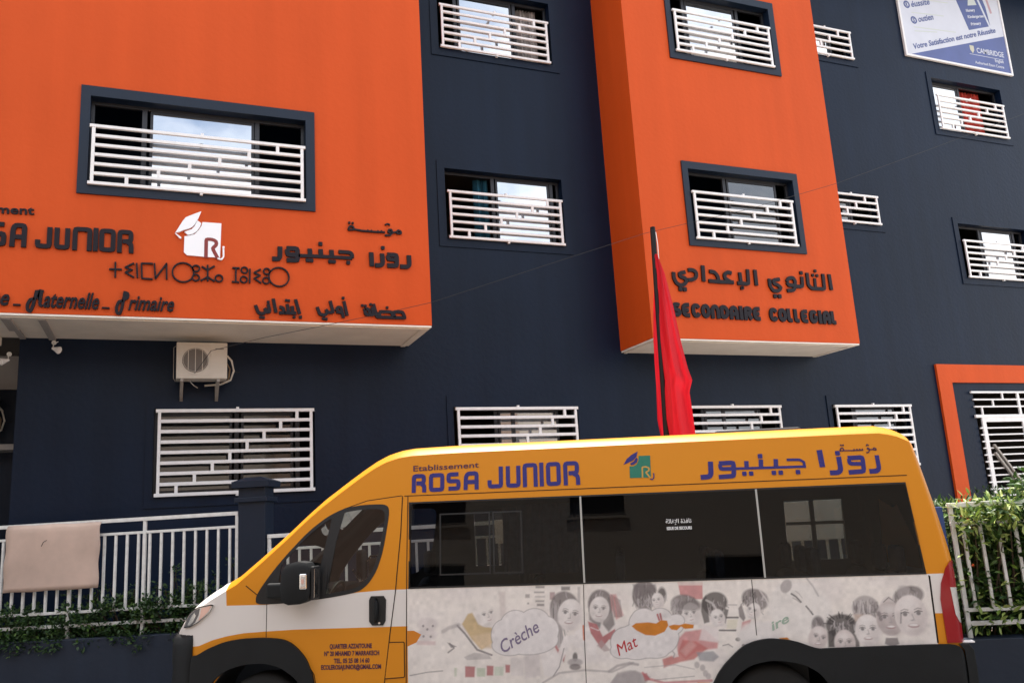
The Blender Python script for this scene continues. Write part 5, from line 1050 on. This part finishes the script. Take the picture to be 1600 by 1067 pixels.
# infant in an ochre seat
A.poly(pa((430,400),(470,330),(500,322),(545,400),(620,420),(660,430),(650,520),(570,570),(500,500)), (.52,.36,.16), .85, 3)
A.poly(pa((500,480),(640,450),(640,560),(560,560)), (.66,.50,.34), .8, 5)
A.line(pa((400,410),(450,460),(540,570),(640,605)), 3.2, G2, .8); A.line(pa((300,450),(340,425),(410,405)), 6, G3, .6, 3)
face(*pa((590,340))[0], 19, -18, .25, (.76,.70,.67), False); A.ell(*pa((560,280))[0], 20, 10, (.72,.66,.62), .8, 5)
A.line(pa((350,530),(380,560),(340,590)), 2.5, G2, .7); A.poly(pa((330,520),(400,550),(360,560)), G2, .7); A.poly(pa((450,620),(520,590),(620,600),(640,630),(470,640)), G3, .6, 2)
# soft toy, faded
for x, y in ((190,400),(190,470)): A.ell(*pa((x,y))[0], 17, 11, (.62,.55,.54), .7, 4)
for x, y in ((160,412),(228,412),(165,482),(215,484),(190,435)): A.ell(*pa((x,y))[0], 2, 2, G2, .7, 1)
A.poly(pa((115,510),(250,515),(250,540),(120,540)), (.55,.38,.38), .6, 3)
# coloured blocks
for a, b, y0, y1, c in ((460,528,680,752,RD),(540,600,690,748,(.50,.55,.42)),(608,655,675,740,RD),(735,768,668,720,RD),(385,405,690,748,(.55,.56,.45)),(660,725,680,740,(.56,.60,.50)),(770,860,620,740,(.66,.60,.58))): A.poly(pa((a,y0),(b,y0+2),(b-2,y1),(a+2,y1)), c, .8, 2)
A.line(pa((80,745),(200,722),(305,712)), 1.6, G2, .7)
A.poly(pa((860,620),(960,560),(975,740),(870,760)), (.56,.50,.50), .6, 4)
# shelf with striped things behind
for x, y, w_, h_, c in ((965,150,60,14,G1),(960,185,70,10,G2),(965,215,70,10,G3),(965,245,60,12,G2),(970,270,50,16,G1),(880,210,30,25,G2),(885,260,12,10,G1),(1050,210,35,50,(.25,.12,.14)),(1140,160,60,25,G1),(1230,210,18,120,G3)): A.poly(pa((x-w_/2,y-h_/2),(x+w_/2,y-h_/2),(x+w_/2,y+h_/2),(x-w_/2,y+h_/2)), c, .65, 2)
# first girl, long hair, leaning on her arm
cx, cy = pa((1135,300))[0]; hair(cx, cy, 24, 29, G2, 50, rot=-10)
A.poly(pa((1040,330),(1060,240),(1110,300),(1110,430),(1140,540),(1090,560),(1050,450)), G3, .8, 3)
for i in range(16): A.line(pa((1050+i*5, 260+rs.uniform(0,40)), (1055+i*5+rs.uniform(-10,10), 380), (1075+i*5, 520+rs.uniform(-60,30))), 1.3, rs.choice([G1, G3]), .5, 1.5)
face(*pa((1170,335))[0], 25, 10)
A.poly(pa((1000,520),(1060,470),(1090,560),(1140,600),(1130,650),(1050,560)), RD, .8, 2)
A.poly(pa((990,540),(1050,520),(1120,640),(1080,740),(1000,740),(975,620)), (.76,.70,.68), .9, 2)
A.poly(pa((1130,480),(1210,465),(1260,520),(1240,560),(1180,520),(1140,600),(1080,720),(1050,700)), (.75,.69,.67), .9, 2)
A.poly(pa((1200,450),(1310,400),(1350,560),(1340,600),(1290,600)), (.77,.71,.69), .9, 2)
A.line(pa((1130,560),(1100,680),(1060,740)), 2, G2, .6); A.line(pa((1260,410),(1265,500)), 3, (.6,.16,.08), .9)
A.ell(*pa((1205,615))[0], 4, 7, G1, .8, 2); A.ell(*pa((1205,650))[0], 12, 6, G3, .8, 2); A.ell(*pa((1205,680))[0], 9, 5, G2, .8, 2)
# second girl in a dark red top
cx, cy = pa((1375,265))[0]; hair(cx, cy, 20, 23, G2, 40); A.poly(pa((1295,250),(1320,210),(1340,330),(1380,390),(1370,430),(1300,370)), G2, .8, 3); A.poly(pa((1410,250),(1440,220),(1470,400),(1430,450),(1390,400)), G2, .8, 3)
A.poly(pa((1290,380),(1350,400),(1390,480),(1470,430),(1500,500),(1430,500),(1380,560),(1310,460)), RD, .85, 2); A.line(pa((1310,420),(1360,440),(1390,420)), 1.6, (.7,.6,.6), .8)
face(*pa((1368,300))[0], 20, 5)
A.poly(pa((1440,200),(1480,200),(1530,340),(1480,370),(1450,300)), PK, .7, 3)
for i in range(8): A.line(pa((1450+i*8,205+i*5), (1470+i*7,350)), 1.3, rs.choice([RD, G2]), .7, 1.5)
A.poly(pa((1350,540),(1400,580),(1440,570),(1380,500)), (.4,.3,.3), .7, 2)
# table edge and bowl shapes along the lower edge
A.line(pa((990,785),(1100,720),(1270,700),(1450,710),(1590,650)), 3, G3, .7, 2); A.poly(pa((1440,780),(1480,730),(1600,700),(1700,740),(1660,800)), G3, .8, 3)
A.line(pb((0,790),(60,750),(150,730),(210,740)), 4, G3, .8, 2); A.poly(pb((20,860),(60,800),(160,780),(230,800),(240,900),(0,900)), G3, .8, 3)
# back of a head with long hair
cx, cy = pb((265,230))[0]; hair(cx, cy, 19, 24, G2, 60); A.poly(pb((180,150),(350,150),(360,200),(200,260)), G2, .7, 3); hair(*pb((395,235))[0], 7, 13, G1, 14)
face(*pb((365,270))[0], 12, -10, -.2, SK, False)
# red board on the wall
A.poly(pb((515,140),(695,140),(695,262),(640,262),(530,230)), PK, .95, 1.5); A.poly(pb((515,135),(695,135),(695,160),(515,160)), (.74,.60,.56), .9, 1.5)
# boy looking down
hair(*pb((565,300))[0], 22, 15, G2, 44, rot=10); hair(*pb((500,320))[0], 9, 14, G3, 16); face(*pb((610,370))[0], 18, -10, -.1, SK, False); A.ell(*pb((600,310))[0], 20, 8, G2, .7, 4)
A.poly(pb((500,560),(560,500),(700,480),(800,570),(790,620),(640,640),(560,700),(500,640)), PK, .9, 3); A.poly(pb((540,560),(640,570),(720,620),(620,700),(520,720),(400,760),(390,700),(500,660)), (.50,.15,.14), .85, 3)
A.poly(pb((640,650),(760,640),(800,680),(760,715),(660,710)), (.28,.28,.30), .8, 3); A.poly(pb((520,640),(600,560),(640,600),(560,680)), (.60,.36,.34), .6, 4)
# girl with dark bobbed hair
hair(*pb((780,290))[0], 20, 17, G1, 60, rot=-15); A.poly(pb((690,270),(720,230),(740,430),(700,440),(680,350)), G1, .8, 2); A.poly(pb((850,330),(880,340),(855,440),(830,420)), G1, .8, 2)
A.line(pb((720,270),(760,290),(800,350)), 3, (.6,.56,.55), .7, 2); face(*pb((800,400))[0], 14, -12, .1, SK, False); A.poly(pb((690,450),(800,480),(800,580),(660,560)), (.72,.64,.63), .8, 3)
for x0, x1, y in ((870,940,305),(865,945,397),(860,925,490),(810,850,490)): A.line(pb((x0,y),(x1,y)), 1.8 if y < 350 else 2.8, G1 if y > 350 else G3, .8)
A.poly(pb((870,410),(945,410),(930,480),(860,480)), (.68,.63,.50), .7, 2)
# girl with fair hair bending down
hair(*pb((1075,265))[0], 21, 16, G2, 50, rot=20); A.line(pb((1110,200),(1150,260),(1175,320)), 2.5, (.66,.6,.58), .8, 1.5); A.poly(pb((950,330),(975,300),(1000,400),(985,425),(955,390)), G2, .85, 2); face(*pb((1060,350))[0], 13, 20, -.2, SK, False)
A.poly(pb((975,430),(1040,410),(1020,480),(960,500)), PK, .8, 2); A.poly(pb((980,500),(1060,440),(1200,420),(1240,560),(960,600)), (.72,.66,.64), .8, 3)
A.ell(*pb((1214,322))[0], 2, 2, G1, .9, 1); A.line(pb((1220,320),(1290,318)), 1.4, G3, .7)
# large baby face, faint
A.ell(*pb((1390,330))[0], 48, 42, (.76,.71,.68), .9, 10, 25); A.ell(*pb((1300,170))[0], 8, 11, G3, .8, 2, 30)
A.line(pb((1335,225),(1365,245),(1400,285)), 2.6, G1, .8, 1); A.line(pb((1345,255),(1370,270),(1395,290)), 1.6, G3, .8); A.line(pb((1365,205),(1390,225),(1410,255)), 1.2, G3, .7)
A.line(pb((1435,315),(1455,340),(1480,375)), 2.4, G1, .8, 1); A.line(pb((1450,340),(1475,355)), 1.4, G3, .7); A.line(pb((1450,115),(1490,170),(1525,240)), 2.4, G3, .7, 2)
A.ell(*pb((980,600))[0], 3, 3, G1, .7, 1); A.ell(*pb((940,555))[0], 4, 3, G1, .7, 1); A.line(pb((830,600),(870,590),(900,610)), 1.6, G2, .7)
for x, y in ((640,740),(680,760),(700,800),(720,820)): A.ell(*pb((x,y))[0], 4, 5, G3, .7, 2)
A.line(pb((245,800),(280,840),(400,870),(740,850)), 4, PK, .9, 1.5); A.poly(pb((245,805),(275,800),(300,850),(260,860)), RD, .7, 2); A.line(pb((260,760),(480,740),(620,770)), 1.6, G3, .6); A.line(pb((330,850),(620,820)), 1.2, G2, .6)
A.poly(pb((640,865),(730,865),(730,900),(640,900)), (.62,.22,.04), .9, 2); A.poly(pb((430,600),(480,590),(510,680),(470,690)), (.72,.66,.64), .8, 2); A.line(pb((440,610),(480,660),(470,690)), 2, G2, .5)
# row of smiling children at the rear
hair(*pc((185,520))[0], 10, 15, G2, 20); face(*pc((180,600))[0], 18, 15, .1, (.68,.60,.58), True)
hair(*pc((340,520))[0], 24, 18, G1, 60); A.poly(pc((245,560),(300,540),(300,665),(245,665)), G1, .9, 3); A.poly(pc((400,560),(450,590),(450,660),(410,665)), G1, .9, 3)
for i in range(26): a = rs.uniform(3.3, 6.1); r = rs.uniform(17, 27); x, y = pc((340,520))[0]; A.line([(x+14*math.cos(a), y+12*math.sin(a)), (x+r*math.cos(a), y+r*.9*math.sin(a))], 1.4, G1, .8)
face(*pc((355,635))[0], 20, 0, 0, (.66,.58,.56), True)
hair(*pc((505,400))[0], 20, 19, G3, 60); A.poly(pc((425,440),(540,445),(560,490),(430,490)), (.50,.38,.32), .8, 3); face(*pc((510,550))[0], 24, 0, 0, (.76,.70,.68), True)
for i in range(22): x = 430+i*7; A.line(pc((x+rs.uniform(-8,8), 340+rs.uniform(0,40)), (x+rs.uniform(-8,8), 430)), 1.2, rs.choice([G2, (.6,.55,.54)]), .7, 1.2)
A.ell(*pc((660,420))[0], 15, 21, (.60,.53,.52), .9, 3); face(*pc((662,470))[0], 26, 0, 0, (.52,.45,.44), True); A.line(pc((625,360),(660,328),(700,360)), 1.5, G2, .8)
A.poly(pc((625,600),(700,600),(710,640),(665,662),(615,640)), G2, .8, 2)
hair(*pc((790,320))[0], 23, 15, G2, 50, rot=-15); A.ell(*pc((760,290))[0], 9, 10, G3, .7, 4); face(*pc((798,450))[0], 31, -5, .05, (.72,.65,.63), True)
A.line(pc((735,430),(728,500)), 2.4, G2, .6)
for x, y in ((440,400),(600,470),(590,440)): A.ell(*pc((x,y))[0], 3, 4, G2, .7, 2)
# clouds for the words, orange scuff
def cloud(lobes, out=True):
    for x, y, r, ry in lobes: A.ell(x, y, r+1, ry+1, G3, .9, 1)
    for x, y, r, ry in lobes: A.ell(x, y, r-.3, ry-.3, (.72,.67,.66), 1, 1)
L_ = lambda f, *l: [(*f((x, y))[0], r, ry) for x, y, r, ry in l]
cloud(L_(pa, (720,470,20,24),(800,400,24,22),(930,380,24,20),(1010,440,20,22),(880,500,50,24),(760,540,28,16),(950,520,22,14)))
cloud(L_(pb, (130,580,25,24),(230,440,17,18),(260,410,20,17),(380,400,18,15),(470,450,17,15),(280,560,48,28),(400,540,24,19),(90,640,17,12),(200,660,22,9),(340,650,20,9),(500,420,12,10)))
A.ell(*pb((1100,520))[0], 34, 20, (.72,.67,.65), .9, 5)
A.poly(pb((168,460),(200,438),(290,432),(350,440),(385,415),(430,420),(438,455),(410,500),(340,530),(270,525),(200,490)), (.58,.19,.012), 1, 1); A.poly(pb((438,460),(480,448),(520,452),(560,440),(625,450),(620,475),(560,480),(530,462),(500,490),(460,485)), (.58,.19,.012), 1, 1)
A.line(pb((360,375),(372,415)), 3, RD, .9); A.line(pb((380,370),(388,410)), 3, RD, .9)
A.poly(pb((1235,545),(1290,540),(1310,556),(1230,556)), (.58,.19,.012), 1, 1)
rg2 = np.random.default_rng(4)
for sc_, am in ((60, .02), (22, .02), (6, .045)):
    gy, gx = A.c.shape[0]//sc_+2, A.c.shape[1]//sc_+2; g0 = rg2.normal(size=(gy, gx)); yy = np.arange(A.c.shape[0])/sc_; xx = np.arange(A.c.shape[1])/sc_
    y0 = yy.astype(int); x0 = xx.astype(int); fy = (yy-y0)[:, None]; fx = (xx-x0)[None]; fy = fy*fy*(3-2*fy); fx = fx*fx*(3-2*fx)
    nf = g0[y0][:, x0]*(1-fy)*(1-fx)+g0[y0+1][:, x0]*fy*(1-fx)+g0[y0][:, x0+1]*(1-fy)*fx+g0[y0+1][:, x0+1]*fy*fx
    A.c *= (1+am*nf)[..., None]
# fine print grain
A.c *= (1+.02*np.random.default_rng(2).normal(size=A.c.shape[:2]))[..., None]
nz_, nu_ = A.c.shape[:2]
rear_arch = [(.60,.40),(.66,.70),(.83,.86),(.94,.90),(1.05,.92),(1.22,.90),(1.39,.83),(2.3,.85),(2.3,.40)]
U, Z = np.meshgrid(A.us, A.zs); xyz = np.stack([U, np.vectorize(sy)(U, Z)-.0028, Z], -1).reshape(-1, 3)
q_ = [(j*nu_+i, j*nu_+i+1, (j+1)*nu_+i+1, (j+1)*nu_+i) for j in range(nz_-1) for i in range(nu_-1) if not ((A.us[i] > 1.40 and A.zs[j] < .80) or math.hypot(A.us[i]-1.05, (A.zs[j]-.36)*.98) < .47)]
me = bpy.data.meshes.new('printed_picture'); me.from_pydata([tuple(v) for v in xyz], [], q_); ca_ = me.color_attributes.new('print', 'FLOAT_COLOR', 'POINT')
ca_.data.foreach_set('color', np.concatenate([np.clip(A.c, 0, 1).reshape(-1, 3), np.ones((len(xyz), 1))], 1).astype(np.float32).ravel())
m = mat('printed_vinyl', (.7, .65, .62), .35, coat=.3); at = m.node_tree.nodes.new('ShaderNodeAttribute'); at.attribute_name = 'print'; m.node_tree.links.new(at.outputs['Color'], m.node_tree.nodes['Principled BSDF'].inputs['Base Color'])
me.materials.append(m); o = bpy.data.objects.new('printed_picture', me); COL.objects.link(o); o.parent = VAN; o['label'] = 'faded grey and red print of smiling children along the lower side'
for pts in ([(-.345,1.34),(-.36,.9),(-.365,.5)], [(.95,1.34),(.95,.93)], [(2.253,.85),(2.253,1.335)]): vb(seam(fine(pts), .005, .0042), 'panel_seam', 'gap')
M['p_violet'] = mat('decal_violet', (.20, .16, .25), .5); M['p_red'] = mat('decal_red', (.45, .03, .04), .5); M['p_green'] = mat('decal_faded_green', (.33, .42, .34), .6)
def slant(s, u0, z0, u1, z1, h, m, bold=.03, shear=.3):
    Lh = math.hypot(u1-u0, z1-z0); c, q = (u1-u0)/Lh, (z1-z0)/Lh
    F = lambda a, b, d: FV(u0+a*c-b*q, z0+a*q+b*c, d)
    vb(text_mb(s, (0, 0, Lh, 0, h), F, .003, .0045, bold=bold, shear=shear), 'decal_word', m)
slant('Crèche', -1.00, .835, -.70, 1.0, .095, 'p_violet', .008)
slant('Mat', -.10, .80, .06, .875, .085, 'p_red', .0)
slant('ire', 1.07, .96, 1.21, 1.03, .06, 'p_green', .02)
# every child of the van was built in the van's own frame
